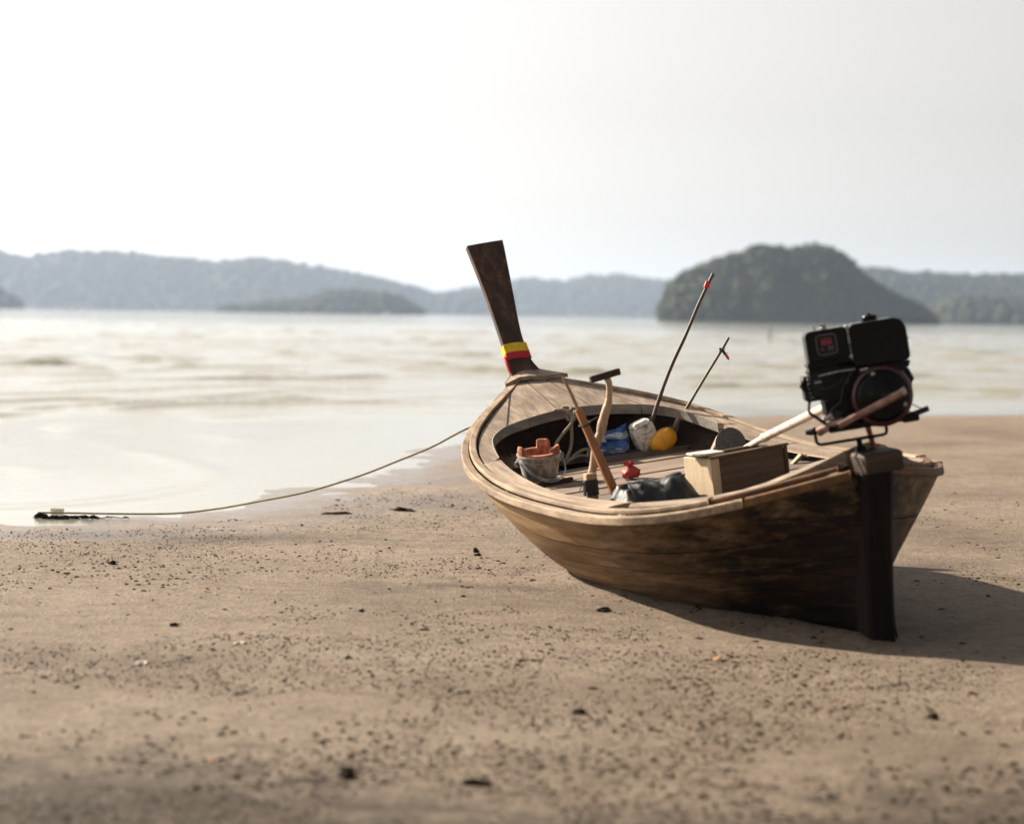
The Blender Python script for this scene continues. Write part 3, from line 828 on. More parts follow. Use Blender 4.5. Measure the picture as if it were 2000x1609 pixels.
# foredeck: planks fanning out from the bow
def coam_arc(i0, i1, n):
    """points along the coaming from fraction i0 to i1 of the signed arc (port +, starboard -)"""
    port = [Vector((p.x, p.y)) for p in coam_pts if p.x >= 3.02]
    star = [Vector((p.x, -p.y)) for p in coam_pts if p.x >= 3.02][::-1]
    line = port+star[1:]
    L = [0]
    for a, b in zip(line[:-1], line[1:]): L.append(L[-1]+(b-a).length)
    out = []
    for k in range(n):
        d = (i0+(i1-i0)*k/(n-1))*L[-1]
        j = min(max(int(np.searchsorted(L, d))-1, 0), len(line)-2)
        t = (d-L[j])/max(L[j+1]-L[j], 1e-6)
        out.append(line[j].lerp(line[j+1], t))
    return out
XF = 4.235
def arc_frac(y):
    pts_ = coam_arc(0, 1, 400)
    return min(range(400), key=lambda k: abs(pts_[k].y-y)+(0 if pts_[k].x > 3.4 else 9))/399
fan = [(0.0, None), (arc_frac(.46), .170), (arc_frac(.085), .068), (arc_frac(-.13), -.055), (arc_frac(-.44), -.150), (1.0, None)]
def fan_edge(i, n):
    fr, yf = fan[i]
    if yf is None:
        side = 1 if fr == 0 else -1
        return [Vector((x, side*(rail_in_y(x)-.003))) for x in np.linspace(3.024, XF, n)]
    a = coam_arc(fr, fr, 2)[0]
    return [a.lerp(Vector((XF, yf)), k/(n-1)) for k in range(n)]
for i in range(len(fan)-1):
    n = 14; A = fan_edge(i, n); B = fan_edge(i+1, n); mcols = 9
    arc = coam_arc(fan[i][0], fan[i+1][0], mcols); top = []
    # the side planks start on the side deck's end line, so their first edge runs from the rail to the coaming
    for v in range(n):
        for c in range(mcols):
            t = c/(mcols-1); p = A[v].lerp(B[v], t)
            q = arc[c]-A[0].lerp(B[0], t) if fan[i][1] is not None and fan[i+1][1] is not None else None
            if q is None:
                if fan[i][1] is None:
                    full = [A[0].lerp(arc[0], k/2) for k in range(3)]+arc[1:]
                else:
                    full = arc[:-1]+[arc[-1].lerp(B[0], k/2) for k in range(3)]
                d = t*(len(full)-1); j = min(int(d), len(full)-2)
                q = full[j].lerp(full[j+1], d-j)-A[0].lerp(B[0], t)
            p = p+q*(1-v/(n-1))**1.5
            gap = .0055*((1 if c == 0 else 0)-(1 if c == mcols-1 else 0))
            p = Vector((p.x, p.y-gap))
            top.append(Vector((p.x, p.y, deck_z(p.x, p.y)+.006)))
    slab('deck_plank', top, n, mcols, .032, M['deck'], .002)

# dark caulking in the foredeck seams
for i in range(1, len(fan)-1):
    E_ = fan_edge(i, 14); top = []
    for p in E_:
        for dy in (.0058, -.0058): top.append(Vector((p.x, p.y+dy, deck_z(p.x, p.y)+.0035)))
    slab('seam_caulk', top, 14, 2, .012, M['string'], 0)
# grey beam under the foredeck's curved edge, in three lengths
for f0, f1 in ((.02, .36), (.362, .70), (.702, .98)):
    arc = coam_arc(f0, f1, 22); V = []; F = []
    for k, p in enumerate(arc):
        a = arc[min(k+1, 21)]-arc[max(k-1, 0)]; nn = Vector((a.y, -a.x)); nn.normalize()
        if nn.x < 0 and abs(p.y) < .5: nn = -nn
        if abs(p.y) >= .5 and nn.y*p.y < 0: nn = -nn
        zt = deck_z(p.x, p.y)
        for off, dz in ((-.006, .009), (.02, .0), (.02, -.055), (-.006, -.052)):
            q = p+nn*off; V.append((q.x, q.y, zt+dz))
    for k in range(21):
        for j in range(4): F.append((k*4+j, k*4+(j+1) % 4, (k+1)*4+(j+1) % 4, (k+1)*4+j))
    F += [(0,1,2,3)[::-1], (84,85,86,87)]
    mk('deck_beam', V, F, M['grey'], boat, False, .003)

# bow plate with a raised uneven lip, and the stem behind it
nu, nv = 16, 9; top = []
for a in range(nu):
    for b in range(nv):
        t = b/(nv-1)*2-1
        x0 = 4.205+.03*(1-abs(t))*.5+(.022 if t > .25 else 0)+(-.012 if -.3 < t < .25 else 0)
        x = x0+(4.492-x0)*a/(nu-1)
        hw = max(.012, min(float(bf(x/BL))-.030, .21))
        top.append(Vector((x, t*hw, deck_z(x, t*hw)+.036+.006*(1-a/(nu-1))*math.sin(t*5))))
slab('bow_plate', top, nu, nv, .022, M['deck'], .003)
mb = MB()
for i, s in enumerate(np.linspace(.80, 1.0, 12)):
    zk = float(keel(s)); zt = float(gf(s))+.02
    x = s*BL
    for (dx, dy, z) in ((0,.035,zk-.02),(.05,0,zk-.03),(0,-.035,zk-.02),(-.03,-.03,zk+.05),(-.03,.03,zk+.05)): mb.v.append((x+dx, dy, z))
for i in range(11):
    for k in range(5): mb.f.append((i*5+k, i*5+(k+1) % 5, (i+1)*5+(k+1) % 5, (i+1)*5+k))
mb.build('stem', M['post'], boat, True)
MB().box((4.475, 0, .93), (.09, .075, .26)).build('stem_head', M['rail'], boat, bevel=.01)

# tall prow board
RK = math.radians(30)
pd = Vector((math.sin(RK), 0, math.cos(RK))); pn = Vector((math.cos(RK), 0, -math.sin(RK))); p0 = Vector((4.36, 0, 1.04))
PL = spline([-.03,.01,.13,.24,.545,1.012], [.122,.119,.111,.112,.121,.154])
PR = spline([-.03,.01,.068,.13,.175,.24,.37,.58,1.026], [-.115,-.095,-.066,-.042,-.040,-.035,-.038,-.060,-.106])
V = []; F = []; hsq = list(np.linspace(-.03, 1.005, 34)); k = 6
for h in hsq:
    yl, yr = float(PL(h)), float(PR(h)); th = .024
    for f_, dn in ((0,-1),(.33,-1.12),(.67,-1.12),(1,-1),(1,1),(0,1)):
        hh = h+(.013*f_ if h > 1.0 else 0)
        V.append(p0+pd*hh+Vector((0, yl+(yr-yl)*f_, 0))+pn*(th*dn))
for a in range(len(hsq)-1):
    for j in range(k): F.append((a*k+j, a*k+(j+1) % k, (a+1)*k+(j+1) % k, (a+1)*k+j))
F.append(tuple(range(k))[::-1]); F.append(tuple((len(hsq)-1)*k+j for j in range(k)))
prow = mk('prow', V, F, M['prow'], boat, False, .007)

# cockpit floor boards, athwartships
xe = [.78,1.0,1.235,1.47,1.70,1.93,2.17,2.41,2.66,2.90,3.13,3.36]
for i, (a, b) in enumerate(zip(xe[:-1], xe[1:])):
    hw = [min(coam_y(x)+.06, b_x(x)-.13) if x > 1.3 else b_x(x)-.2 for x in (a, b)]
    zj = rng.uniform(-.004, .004); zk = rng.uniform(-.003, .003)
    top = []
    for t in np.linspace(0, 1, 5):
        x = a+.004+(b-a-.010)*t
        for q in np.linspace(-1, 1, 9):
            y = q*(hw[0]+(hw[1]-hw[0])*t)
            top.append(Vector((x, y, .54+zj+zk*q)))
    slab('floor_board', top, 5, 9, .024, M['floor'], .003)
top = [Vector((x, y, .572+.004*y)) for x in (3.372, 3.47, 3.575) for y in np.linspace(-.74, -.02, 7)]
slab('thwart_plank', top, 3, 7, .03, M['floor'], .004)
top = [Vector((x, y, .535)) for x in (3.372, 3.62) for y in np.linspace(.30, .62, 4)]
slab('floor_board', top, 2, 4, .024, M['floor'], .003)
top = [Vector((x, y, .548)) for x in (3.78, 3.9) for y in np.linspace(-.2, .55, 7)]
slab('floor_board', top, 2, 7, .03, M['floor'], .004)

# bulkhead under the foredeck
V = []; F = []
for q in np.linspace(-1, 1, 13):
    y = q*(b_x(3.93)-.07)
    V += [(3.93, y, .30+.12*q*q), (3.93, y, deck_z(3.93, y)-.03), (3.95, y, .30+.12*q*q), (3.95, y, deck_z(3.93, y)-.03)]
for i in range(12):
    a = i*4; b = a+4
    F += [(a, b, b+1, a+1), (a+2, a+3, b+3, b+2), (a+1, b+1, b+3, a+3), (a, a+2, b+2, b)]
mk('bulkhead', V, F, M['inner'], boat)

# ribs
for side in (1, -1):
    for x in (1.05, 1.62, 2.08, 2.52, 3.03, 3.43):
        yc = min(coam_y(x) if x > 1.3 else b_x(x)-.15, b_x(x)-.12)
        mb = MB()
        pts = [(x, side*(yc+.012), g_x(x)-.03), (x+.03, side*(yc-.012), (g_x(x)+.54)/2+.02), (x+.055, side*(yc-.062), .542)]
        for p in pts:
            for dx, dy in ((-.019,-.014),(.019,-.014),(.019,.014),(-.019,.014)): mb.v.append((p[0]+dx, p[1]+dy, p[2]))
        for i in range(2):
            for k in range(4): mb.f.append((i*4+k, i*4+(k+1) % 4, (i+1)*4+(k+1) % 4, (i+1)*4+k))
        mb.f += [(0,1,2,3), (8,9,10,11)[::-1]]
        mb.f = [q[::-1] for q in mb.f]
        mb.build('rib', M['ribw'], boat, bevel=.002)

# stern breasthook: thick plate with a hollowed front edge
nu, nv = 10, 15; top = []
for a in range(nu):
    for b in range(nv):
        q = b/(nv-1)*2-1
        y1 = q*.735; x1 = .56+.80*abs(y1)**1.6
        # aft edge point: on the sternpost
        x2 = .11; y2 = q*.12
        t = a/(nu-1)
        x = x1+(x2-x1)*t; y = y1+(y2-y1)*t
        lim = rail_in_y(x, .096); y = max(-lim, min(lim, y*(1+.55*math.sin(math.pi*t))))
        top.append(Vector((x, y, g_x(x)+.026+.10*math.exp(-((y+.10)/.30)**2)*min(1, max(0, (1.5-x)/.8)))))
slab('breasthook', top, nu, nv, .07, M['deck'], .004)

# ------------------------------------------------------------------ things in and on the boat
def bm_at(x, y, z, rx=0, ry=0, rz=0):
    """matrix of a thing standing at a place in the boat"""
    from mathutils import Euler
    return MBoat @ Matrix.Translation((x, y, z)) @ Euler((rx, ry, rz)).to_matrix().to_4x4()

# ribbons round the prow
def ribbon(name, h0, h1, mat, label, tail=False):
    V = []; F = []; k = 12; rows = 13
    for a in range(rows):
        h = h0+(h1-h0)*a/(rows-1)
        yl, yr = float(PL(h))+.006, float(PR(h))-.006
        bulge = .0035*(a % 3 == 1)+.002*(a % 3 == 2)+.0012*math.sin(a*2.4)
        ring = [(0,-1),(.25,-1.14),(.5,-1.16),(.75,-1.14),(1,-1),(1.0,0),(1,1),(.75,1),(.5,1),(.25,1),(0,1),(0,0)]
        for f_, dn in ring:
            wob = .004*math.sin(f_*5+a)
            V.append(p0+pd*(h+wob)+Vector((0, yl+(yr-yl)*f_, 0))+pn*((.030+bulge)*dn))
    for a in range(rows-1):
        for j in range(k): F.append((a*k+j, a*k+(j+1) % k, (a+1)*k+(j+1) % k, (a+1)*k+j))
    o = mk(name, V, F, mat, None, True, 0, MBoat.copy())
    tag(o, label, 'ribbon')
    return o
ry_ = ribbon('cloth_ribbon', .178, .243, M['yellow'], 'yellow cloth ribbon wound round the foot of the prow')
rr_ = ribbon('cloth_ribbon', .128, .180, M['red'], 'red cloth ribbon wound round the prow below the yellow one')
mb = MB()
tp = [p0+pd*.15+Vector((0, .122, 0))-pn*.02, p0+pd*.10+Vector((0, .126, 0))-pn*.03, p0+pd*.05+Vector((0, .122, 0))-pn*.02, p0+pd*.012+Vector((0, .118, 0))-pn*.035]
mb.tube(tp, [.012, .013, .010, .006], 6)
mb.build('ribbon_tail', M['red'], rr_, True)

# ---- engine on the sternpost
EO = MBoat @ Vector((.10, -.02, .858)) + Vector((-.042, 0, .012))
ME = Matrix.Translation(EO) @ Matrix.Rotation(math.radians(-4), 4, 'Z') @ Matrix.Rotation(math.radians(-10.5), 4, 'Y')
eng = empty('longtail_engine', ME, 'black and dark red petrol engine mounted on the stern post', 'engine')
def rbox(mb, u0, u1, y0, y1, v0, v1, tl=0, tr=0, bl=0, br=0):
    """box whose front outline has cut corners"""
    poly = []
    for (x, z, c, sx, sz) in ((u0,v0,bl,1,1),(u1,v0,br,-1,1),(u1,v1,tr,-1,-1),(u0,v1,tl,1,-1)):
        if c == 0: poly.append((x, z)); continue
        seq = [(x, z+sz*c), (x+sx*c*.3, z+sz*c*.3), (x+sx*c, z)]
        if (sx, sz) in ((-1, 1), (1, -1)): seq = seq[::-1]
        poly += seq
    n = len(poly); b = len(mb.v)
    mb.v += [(x, y0, z) for x, z in poly]+[(x, y1, z) for x, z in poly]
    mb.f += [tuple(b+i for i in range(n)), tuple(b+n+i for i in range(n))[::-1]]
    for i in range(n):
        j = (i+1) % n; mb.f.append((b+j, b+i, b+n+i, b+n+j))
    return mb
# air cleaner cover with its badge
rbox(MB(), -.146, -.02, -.112, .06, .232, .384, .004, .004, .05, .01).build('side_shroud', M['black'], eng, bevel=.006)
ac = rbox(MB(), -.142, .044, -.13, .06, .405, .545, .022, .016, .006, .008).build('air_cleaner', M['black'], eng, bevel=.012)
lid = rbox(MB(), -.150, .046, -.125, .07, .385, .404, .004, .004, .004, .004).build('cover_base', M['black'], ac, bevel=.004)
badge = rbox(MB(), -.098, -.006, -.1325, -.1305, .432, .524, .018, .018, .018, .018).build('badge', M['decal'], ac)
mb = MB()
fr = []
for (cx_, cz_, a0) in ((-.024,.506,0),(-.080,.506,90),(-.080,.450,180),(-.024,.450,270)):
    for q in range(5):
        an = math.radians(a0+q*22.5); fr.append((cx_, cz_, an))
nf = len(fr)
for rr2, yy in ((.0185,-.1336),(.0125,-.1336)):
    for cx_, cz_, an in fr: mb.v.append((cx_+rr2*math.cos(an), yy, cz_+rr2*math.sin(an)))
for i in range(nf):
    j = (i+1) % nf; mb.f.append((i, nf+i, nf+j, j))
mb.f = [q[::-1] for q in mb.f]
mb.build('badge_frame', M['decalg'], ac)
mb = MB()
mb.box((-.064,-.1338,.487), (.022,.001,.024)); mb.box((-.040,-.1338,.488), (.020,.001,.020)); mb.box((-.052,-.1338,.504), (.05,.001,.004)); mb.box((-.030,-.1338,.483), (.008,.001,.009))
mb.build('badge_red_print', M['decalr'], ac)
mb = MB()
mb.box((-.073,-.1338,.459), (.016,.001,.008)); mb.box((-.042,-.1338,.464), (.014,.001,.011)); mb.box((-.027,-.1338,.464), (.011,.001,.012)); mb.box((-.036,-.1338,.453), (.030,.001,.005))
mb.build('badge_grey_print', M['decalg'], ac)
# fuel tank with cap
ft = rbox(MB(), .056, .305, -.12, .16, .352, .548, .022, .05, .012, .02).build('fuel_tank', M['black'], eng, bevel=.014)
mb = MB(); mb.lathe([(.001,.548),(.034,.548),(.036,.552),(.036,.566),(.031,.572),(.001,.573)], 20, (.165,.02,0))
mb.build('fuel_cap', M['black'], ft, True)
mb = MB(); mb.lathe([(.001,.573),(.012,.573),(.010,.580),(.001,.581)], 12, (.165,.02,0)); mb.build('cap_knob', M['black'], ft)
rbox(MB(), .066, .300, -.11, .15, .315, .350, .005, .005, .02, .03).build('tank_skirt', M['black'], eng, bevel=.008)
# alloy bracket gleaming between the cleaner and the tank
mb = MB(); mb.box((.050,-.06,.51), (.012,.10,.075)); mb.box((.052,-.07,.44), (.010,.06,.05)); mb.build('tank_bracket', M['alu'], eng, bevel=.003)
# crankcase and cylinder block
rbox(MB(), -.10, .27, -.085, .15, .115, .384, .03, .03, .05, .05).build('crankcase', M['blackm'], eng, bevel=.012)
cyl = MB()
for k in range(7): rbox(cyl, -.168+.003*k, -.085, -.075, .11, .235+k*.020, .246+k*.020, .004, .004, .004, .004)
cyl.build('cylinder_fins', M['blackm'], eng)
rbox(MB(), -.178, -.157, -.055, .09, .235, .35, .012, .004, .012, .004).build('cylinder_head_cover', M['grime'], eng, bevel=.005)
MB().tube([(-.17,-.07,.335),(-.185,-.085,.31),(-.17,-.09,.285)], .012, 8).build('spark_plug_cap', M['black'], eng, True)
rbox(MB(), -.135, -.05, -.105, -.02, .25, .384, .01, .01, .02, .02).build('carburettor', M['grime'], eng, bevel=.006)
mb = MB(); mb.tube([(-.11,-.11,.345),(-.02,-.125,.352),(.055,-.12,.350)], .0045, 6); mb.tube([(-.13,-.115,.318),(-.10,-.118,.319)], .006, 6); mb.tube([(.075,-.13,.340),(.11,-.13,.343)], .007, 6)
mb.build('throttle_rod', M['alu'], eng, True)
mb = MB(); mb.tube([(-.12,-.11,.29),(-.08,-.12,.285),(-.02,-.13,.30),(.0,-.12,.33)], .005, 6); mb.build('fuel_hose', M['rubber'], eng, True)
# blower housing: red outer shroud and black recoil cover
mb = MB(); mb.lathe([(.128,-.055),(.138,-.075),(.139,-.115),(.130,-.138),(.118,-.144),(.114,-.140),(.114,-.06)], 40, (.152,0,.215), 'y')
sh = mb.build('blower_housing', M['engred'], eng, True)
mb = MB(); mb.lathe([(.114,-.13),(.110,-.150),(.095,-.162),(.06,-.170),(.055,-.176),(.02,-.178),(.0005,-.178)], 36, (.152,0,.215), 'y')
rc = mb.build('recoil_cover', M['black'], sh, True)
mb = MB()
for k in range(18):
    an = math.radians(-40+k*9.0)
    c = Vector((.152+.118*math.cos(an), -.1475, .215+.118*math.sin(an)))
    mb.box(c, (.012,.003,.0035), Matrix.Rotation(-an, 3, 'Y'))
mb.build('cooling_slots', M['decalg'], sh)
mb = MB()
for an in (105, 215, 330):
    a = math.radians(an); MB().lathe([(.0005,-.158),(.010,-.158),(.011,-.152),(.011,-.146)], 8, (.152+.104*math.cos(a), 0, .215+.104*math.sin(a)), 'y').build('bolt', M['alu'], rc)
mb = MB(); mb.box((.105,-.183,.235), (.02,.006,.014)); mb.box((.165,-.182,.22), (.05,.006,.018)); mb.build('starter_grip', M['grime'], rc, bevel=.003)
MB().box((.183,-.122,.462), (.24,.004,.006)).build('tank_seam', M['blackm'], ft, bevel=.001)
mb = MB(); mb.lathe([(.0005,.556),(.016,.556),(.018,.552),(.018,.545)], 10, (-.05,-.03,0)); mb.box((-.05,-.03,.561), (.034,.007,.012)); mb.build('wing_nut', M['alu'], ac, bevel=.002)
for k in range(6):
    rbox(MB(), -.138, -.100, -.1165, -.1125, .262+k*.017, .269+k*.017, .001, .001, .001, .001).build('louvre', M['grime'], eng)
mb = MB(); mb.lathe([(.0005,-.110),(.020,-.110),(.022,-.104),(.022,-.088)], 12, (-.055,0,.165), 'y'); mb.build('oil_filler_cap', M['grime'], eng)
for (bx_, bz_) in ((-.085,.135),(-.088,.235),(.01,.135),(.012,.30)):
    MB().lathe([(.0005,-.095),(.006,-.095),(.0065,-.090),(.0065,-.084)], 6, (bx_,0,bz_), 'y').build('case_bolt', M['alu'], eng)
mb = MB(); mb.tube(catmull([(.06,-.10,.36),(.03,-.125,.33),(-.01,-.13,.28),(-.03,-.12,.22),(-.07,-.105,.19),(-.10,-.09,.15)], 5), .0055, 6); mb.build('ignition_lead', M['rubber'], eng, True)
mb = MB(); mb.tube(catmull([(-.16,-.05,.24),(-.17,-.07,.19),(-.14,-.09,.16),(-.11,-.10,.13)], 5), .008, 6); mb.build('drain_hose', M['grime'], eng, True)
for k in range(5):
    MB().tube([(.285,.03+.02*k,.215),(.318,.035+.02*k,.26),(.30,.035+.02*k,.31)], .004, 5).build('muffler_guard_bar', M['blackm'], eng)
# muffler behind
rbox(MB(), .10, .31, .03, .17, .20, .325, .03, .03, .03, .03).build('muffler', M['blackm'], eng, bevel=.015)
# base plate and frame
rbox(MB(), -.10, .29, -.11, .13, .085, .114, .004, .004, .004, .004).build('base_plate', M['blackm'], eng, bevel=.003)
mb = MB(); mb.tube([(-.158,-.03,.118),(-.158,-.03,.052),(-.150,-.03,.040),(-.138,-.03,.036),(.138,-.03,.036),(.152,-.03,.040),(.158,-.03,.052),(.158,-.03,.09)], .0075, 10)
mb.tube([(-.185,-.03,.098),(-.14,-.03,.098)], .014, 8)
mb.build('swivel_yoke', M['blackm'], eng, True)
mb = MB(); mb.lathe([(.030,-.024),(.026,-.004),(.013,.006),(.013,.034)], 14, (.03,-.03,0)); mb.build('swivel_pin', M['blackm'], eng, True)
MB().tube([(-.20,-.03,.100),(-.168,-.03,.100)], [.010,.016], 8).build('clamp_knob', M['rubber'], eng, True)
mb = MB(); mb.tube([(-.145,-.06,.095),(-.085,-.085,.118),(-.03,-.11,.132)], [.021,.019,.017], 10); mb.build('clamp_sleeve', M['tiller'], eng, True)
mb = MB()
mb.box((-.10,-.08,.150), (.03,.03,.02)); mb.box((-.075,-.095,.158), (.02,.02,.03)); mb.tube([(-.13,-.08,.14),(-.08,-.10,.165),(-.05,-.10,.15)], .008, 8)
mb.tube([(-.118,-.075,.125),(-.10,-.08,.175)], .006, 6)
mb.build('clamp_bolts', M['alu'], eng, bevel=.002)
# tiller pipe towards the viewer, lying across the recoil cover
mb = MB(); mb.tube([(-.062,-.205,.118),(.02,-.215,.148),(.12,-.225,.182),(.235,-.232,.222)], [.016,.0165,.018,.018], 14)
ti = mb.build('tiller_pipe', M['tiller'], eng, True)
mb = MB(); mb.tube([(.228,-.232,.2195),(.247,-.233,.2262)], [.020,.020], 14); mb.build('pipe_end_collar', M['alu'], ti, True)
MB().tube([(-.062,-.205,.118),(-.05,-.10,.120)], .013, 8).build('pipe_joint', M['grime'], eng, True)
# right hand grip and lever
mb = MB(); mb.tube([(.235,-.09,.100),(.30,-.09,.113),(.348,-.09,.124)], [.013,.013,.013], 10); mb.build('hand_grip', M['rubber'], eng, True)
rbox(MB(), .225, .30, -.115, -.05, .078, .110, .004, .004, .008, .008).build('grip_clamp', M['blackm'], eng, bevel=.003)
MB().tube([(.27,-.05,.16),(.30,-.06,.14),(.318,-.07,.128)], .0025, 5).build('throttle_cable', M['string'], eng)
MB().tube([(.305,.0,.44),(.322,.0,.445)], .004, 5).build('tank_stud', M['blackm'], eng)
MB().tube([(-.085,.0,.54),(-.085,.0,.565)], .003, 5).build('cover_stud', M['blackm'], eng)
MB().tube([(.10,.06,-.04),(.085,.06,.085)], .013, 10).build('support_rod', M['rod'], eng, True)
# long propeller shaft housing reaching forward into the boat
inv = ME.inverted() @ MBoat
sA = Vector((-.055, .02, .205)); sB = inv @ Vector((1.30, -.135, .825)); sC = inv @ Vector((1.31, -.136, .823)); sD = inv @ Vector((2.46, -.475, .592))
mb = MB(); mb.tube([sA, sA.lerp(sB, .5), sB], [.0225, .0215, .021], 14); mb.tube([sC, sC.lerp(sD, .5), sD], [.0165, .016, .016], 14)
stb = mb.build('shaft_tube', M['tube'], eng, True)
MB().tube([sA.lerp(sB, .985), sB.lerp(sD, .03)], [.0245,.0245], 14).build('shaft_collar', M['tube'], stb, True)

# ---- tin bucket with a clay stove in it
bk = empty('tin_bucket', bm_at(2.95, .505, .549, 0, math.radians(-8), 0) @ Matrix.Diagonal((1.06, 1.06, 1.14, 1)), 'dented tin bucket with wire handle, holding a clay stove', 'bucket')
mb = MB(); mb.lathe([(.001,.004),(.084,.004),(.086,0),(.088,.006),(.117,.148),(.121,.150),(.121,.155),(.115,.155),(.1135,.148),(.084,.014),(.001,.012)], 32)
mb.v = [(x*(1+.02*math.sin(z*60+3*math.atan2(y, x))), y, z) for x, y, z in mb.v]
mb.build('bucket_body', M['tin'], bk, True)
mb = MB(); mb.lathe([(.1215,.118),(.1235,.1185),(.1245,.128),(.1215,.128)], 32); mb.v = [(x*.975, y*.975, z) for x, y, z in mb.v]; mb.build('rim_band', M['tin'], bk, True)
mb = MB(); pts = []
for k in range(25):
    t = math.pi*k/24
    pts.append((-.03-.128*math.sin(t)*.92, .124*math.cos(t), .128-.085*math.sin(t)))
ang = math.radians(12)
pts = [(x*math.cos(ang)-y*math.sin(ang), x*math.sin(ang)+y*math.cos(ang), z) for x, y, z in pts]
mb.tube(pts, .0032, 6); mb.tube([(x-.004, y, z-.009) for x, y, z in pts[1:-1]], .0026, 6)
mb.build('wire_handle', M['wire'], bk, True)
mb = MB(); mb.tube([(0,.126,.13),(.012,.136,.115),(.0,.13,.10)], .006, 6); mb.build('handle_lug', M['wire'], bk, True)

st = empty('clay_stove', bm_at(2.95, .505, .549, 0, math.radians(-8), 0) @ Matrix.Diagonal((1.06, 1.06, 1.14, 1)) @ Matrix.Translation((0, 0, -.011)), 'terracotta charcoal stove with three pot rests sitting in the tin bucket', 'stove')
mb = MB(); mb.lathe([(.088,.06),(.108,.152),(.114,.158),(.113,.168),(.108,.174),(.085,.174),(.078,.168),(.066,.09),(.03,.07),(.001,.068)], 40)
V2 = []
for x, y, z in mb.v:
    a = math.degrees(math.atan2(y, x)) % 360
    V2.append((x, y, z))
mb.v = V2
mb.build('stove_rim', M['clay'], st, True)
def rest(a0, wdt, hgt):
    a0 = math.radians(a0); w = math.radians(wdt); mb = MB(); n = 6
    for j in range(n):
        a = a0-w/2+w*j/(n-1); tp_ = .175+hgt*(.82 if j in (0, n-1) else 1)
        for r, z in ((.113,.160),(.116,.174+.4*hgt),(.112,tp_),(.098,tp_),(.076,.174+.3*hgt),(.080,.160)):
            mb.v.append((r*math.cos(a), r*math.sin(a), z))
    for j in range(n-1):
        for k in range(6): mb.f.append((j*6+k, (j+1)*6+k, (j+1)*6+(k+1) % 6, j*6+(k+1) % 6))
    mb.f += [tuple(range(6)), tuple((n-1)*6+k for k in range(6))[::-1]]
    return mb.build('pot_rest', M['clay'], st, bevel=.0018)
rest(92, 34, .036); rest(325, 40, .040); rest(232, 46, .032)

# ---- frayed bundle of fibres behind the bucket
mb = MB()
for k in range(150):
    a = random.uniform(0, 2*math.pi); e = random.uniform(.1, 1.45); L = random.uniform(.05, .105)
    d = Vector((math.cos(a)*math.cos(e), math.sin(a)*math.cos(e), math.sin(e)))
    b_ = Vector((random.uniform(-.02,.02), random.uniform(-.04,.04), 0)); cu = Vector((random.uniform(-.02,.02), random.uniform(-.03,.03), -.012))
    mb.tube([b_, b_+d*L*.6, b_+d*L+cu], [.0022,.0018,.001], 3, False)
mb.lathe([(.001,-.004),(.05,-.002),(.04,.03),(.001,.045)], 10)
o = mb.build('rope_end', M['rope'], None, False, 0, bm_at(3.44, .50, .60))
tag(o, 'frayed bundle of old rope fibres behind the bucket', 'rope')

# ---- dark batten and twig on the floor
o = MB().box((0,0,.012), (.03,.30,.024)).build('wood_batten', M['darkw'], None, False, .003, bm_at(2.83, .50, .545, 0, 0, math.radians(4)))
tag(o, 'short dark wooden batten on the floor beside the bucket', 'batten')
mb = MB(); mb.tube(catmull([(0,0,.006),(-.09,-.02,.014),(-.17,-.055,.007)], 5), .0055, 6)
o = mb.build('bent_twig', M['stick'], None, True, 0, bm_at(3.08, .395, .548)); tag(o, 'short pale bent twig lying right of the bucket', 'twig')

# ---- lashed post, T-handled stick and brown pole
pt = empty('mooring_post', bm_at(1.93, .605, .50), 'short squared wooden post bound with black rubber, inside the near rail', 'post')
mb = MB(); rows = [(0,.036),(.20,.030)]
for z, r in rows:
    for dx, dy in ((-1,-1),(1,-1),(1,1),(-1,1)): mb.v.append((dx*r*.8, dy*r+(-.015*(z/.2)), z))
mb.f = [(3,2,1,0),(4,5,6,7),(0,1,5,4),(1,2,6,5),(2,3,7,6),(3,0,4,7)]
mb.build('post_body', M['stick'], pt, bevel=.005)
mb = MB(); mb.lathe([(.040,.085),(.043,.09),(.041,.105),(.044,.115),(.041,.13),(.044,.145),(.041,.16),(.040,.168)], 18, (0,-.010,0)); mb.build('rubber_binding', M['rubber'], pt, True)
mb = MB(); mb.tube([(0,.03,.155),(-.01,.06,.17),(-.005,.085,.178)], .003, 5); mb.tube([(0,.03,.155),(-.02,.055,.13),(-.02,.062,.115)], .0025, 5); mb.build('binding_tail', M['string'], pt)

tb = empty('t_handled_stick', bm_at(1.95, .605, .58), 'crooked pale stick with a wooden cross handle, lashed to the post', 'stick')
q = lambda y, z: (0, y-.605, z-.58)
mb = MB(); mb.tube(catmull([q(.606,.60), q(.590,.655), q(.552,.757), q(.518,.861), q(.498,.90), q(.486,.938), q(.446,1.02), q(.432,1.055), q(.420,1.141), q(.424,1.178)], 5),
                   [.021]*5+[.022]*10+[.0235]*6+[.026]*6+[.023]*5+[.021]*4+[.0175]*10, 12)
mb.v = [(x+.002*math.sin(z*40+y*30), y+.0025*math.sin(z*33), z) for x, y, z in mb.v]
mb.build('shaft', M['stick'], tb, True)
mb = MB(); d = Vector(q(.352,1.206))-Vector(q(.521,1.183)); d.normalize()
c = (Vector(q(.352,1.206))+Vector(q(.521,1.183)))/2
rot = Matrix((Vector((1,0,0)), d, Vector((1,0,0)).cross(d))).transposed()
mb.box(c, (.034,.172,.036), rot); mb.build('cross_handle', M['head'], tb, bevel=.006)

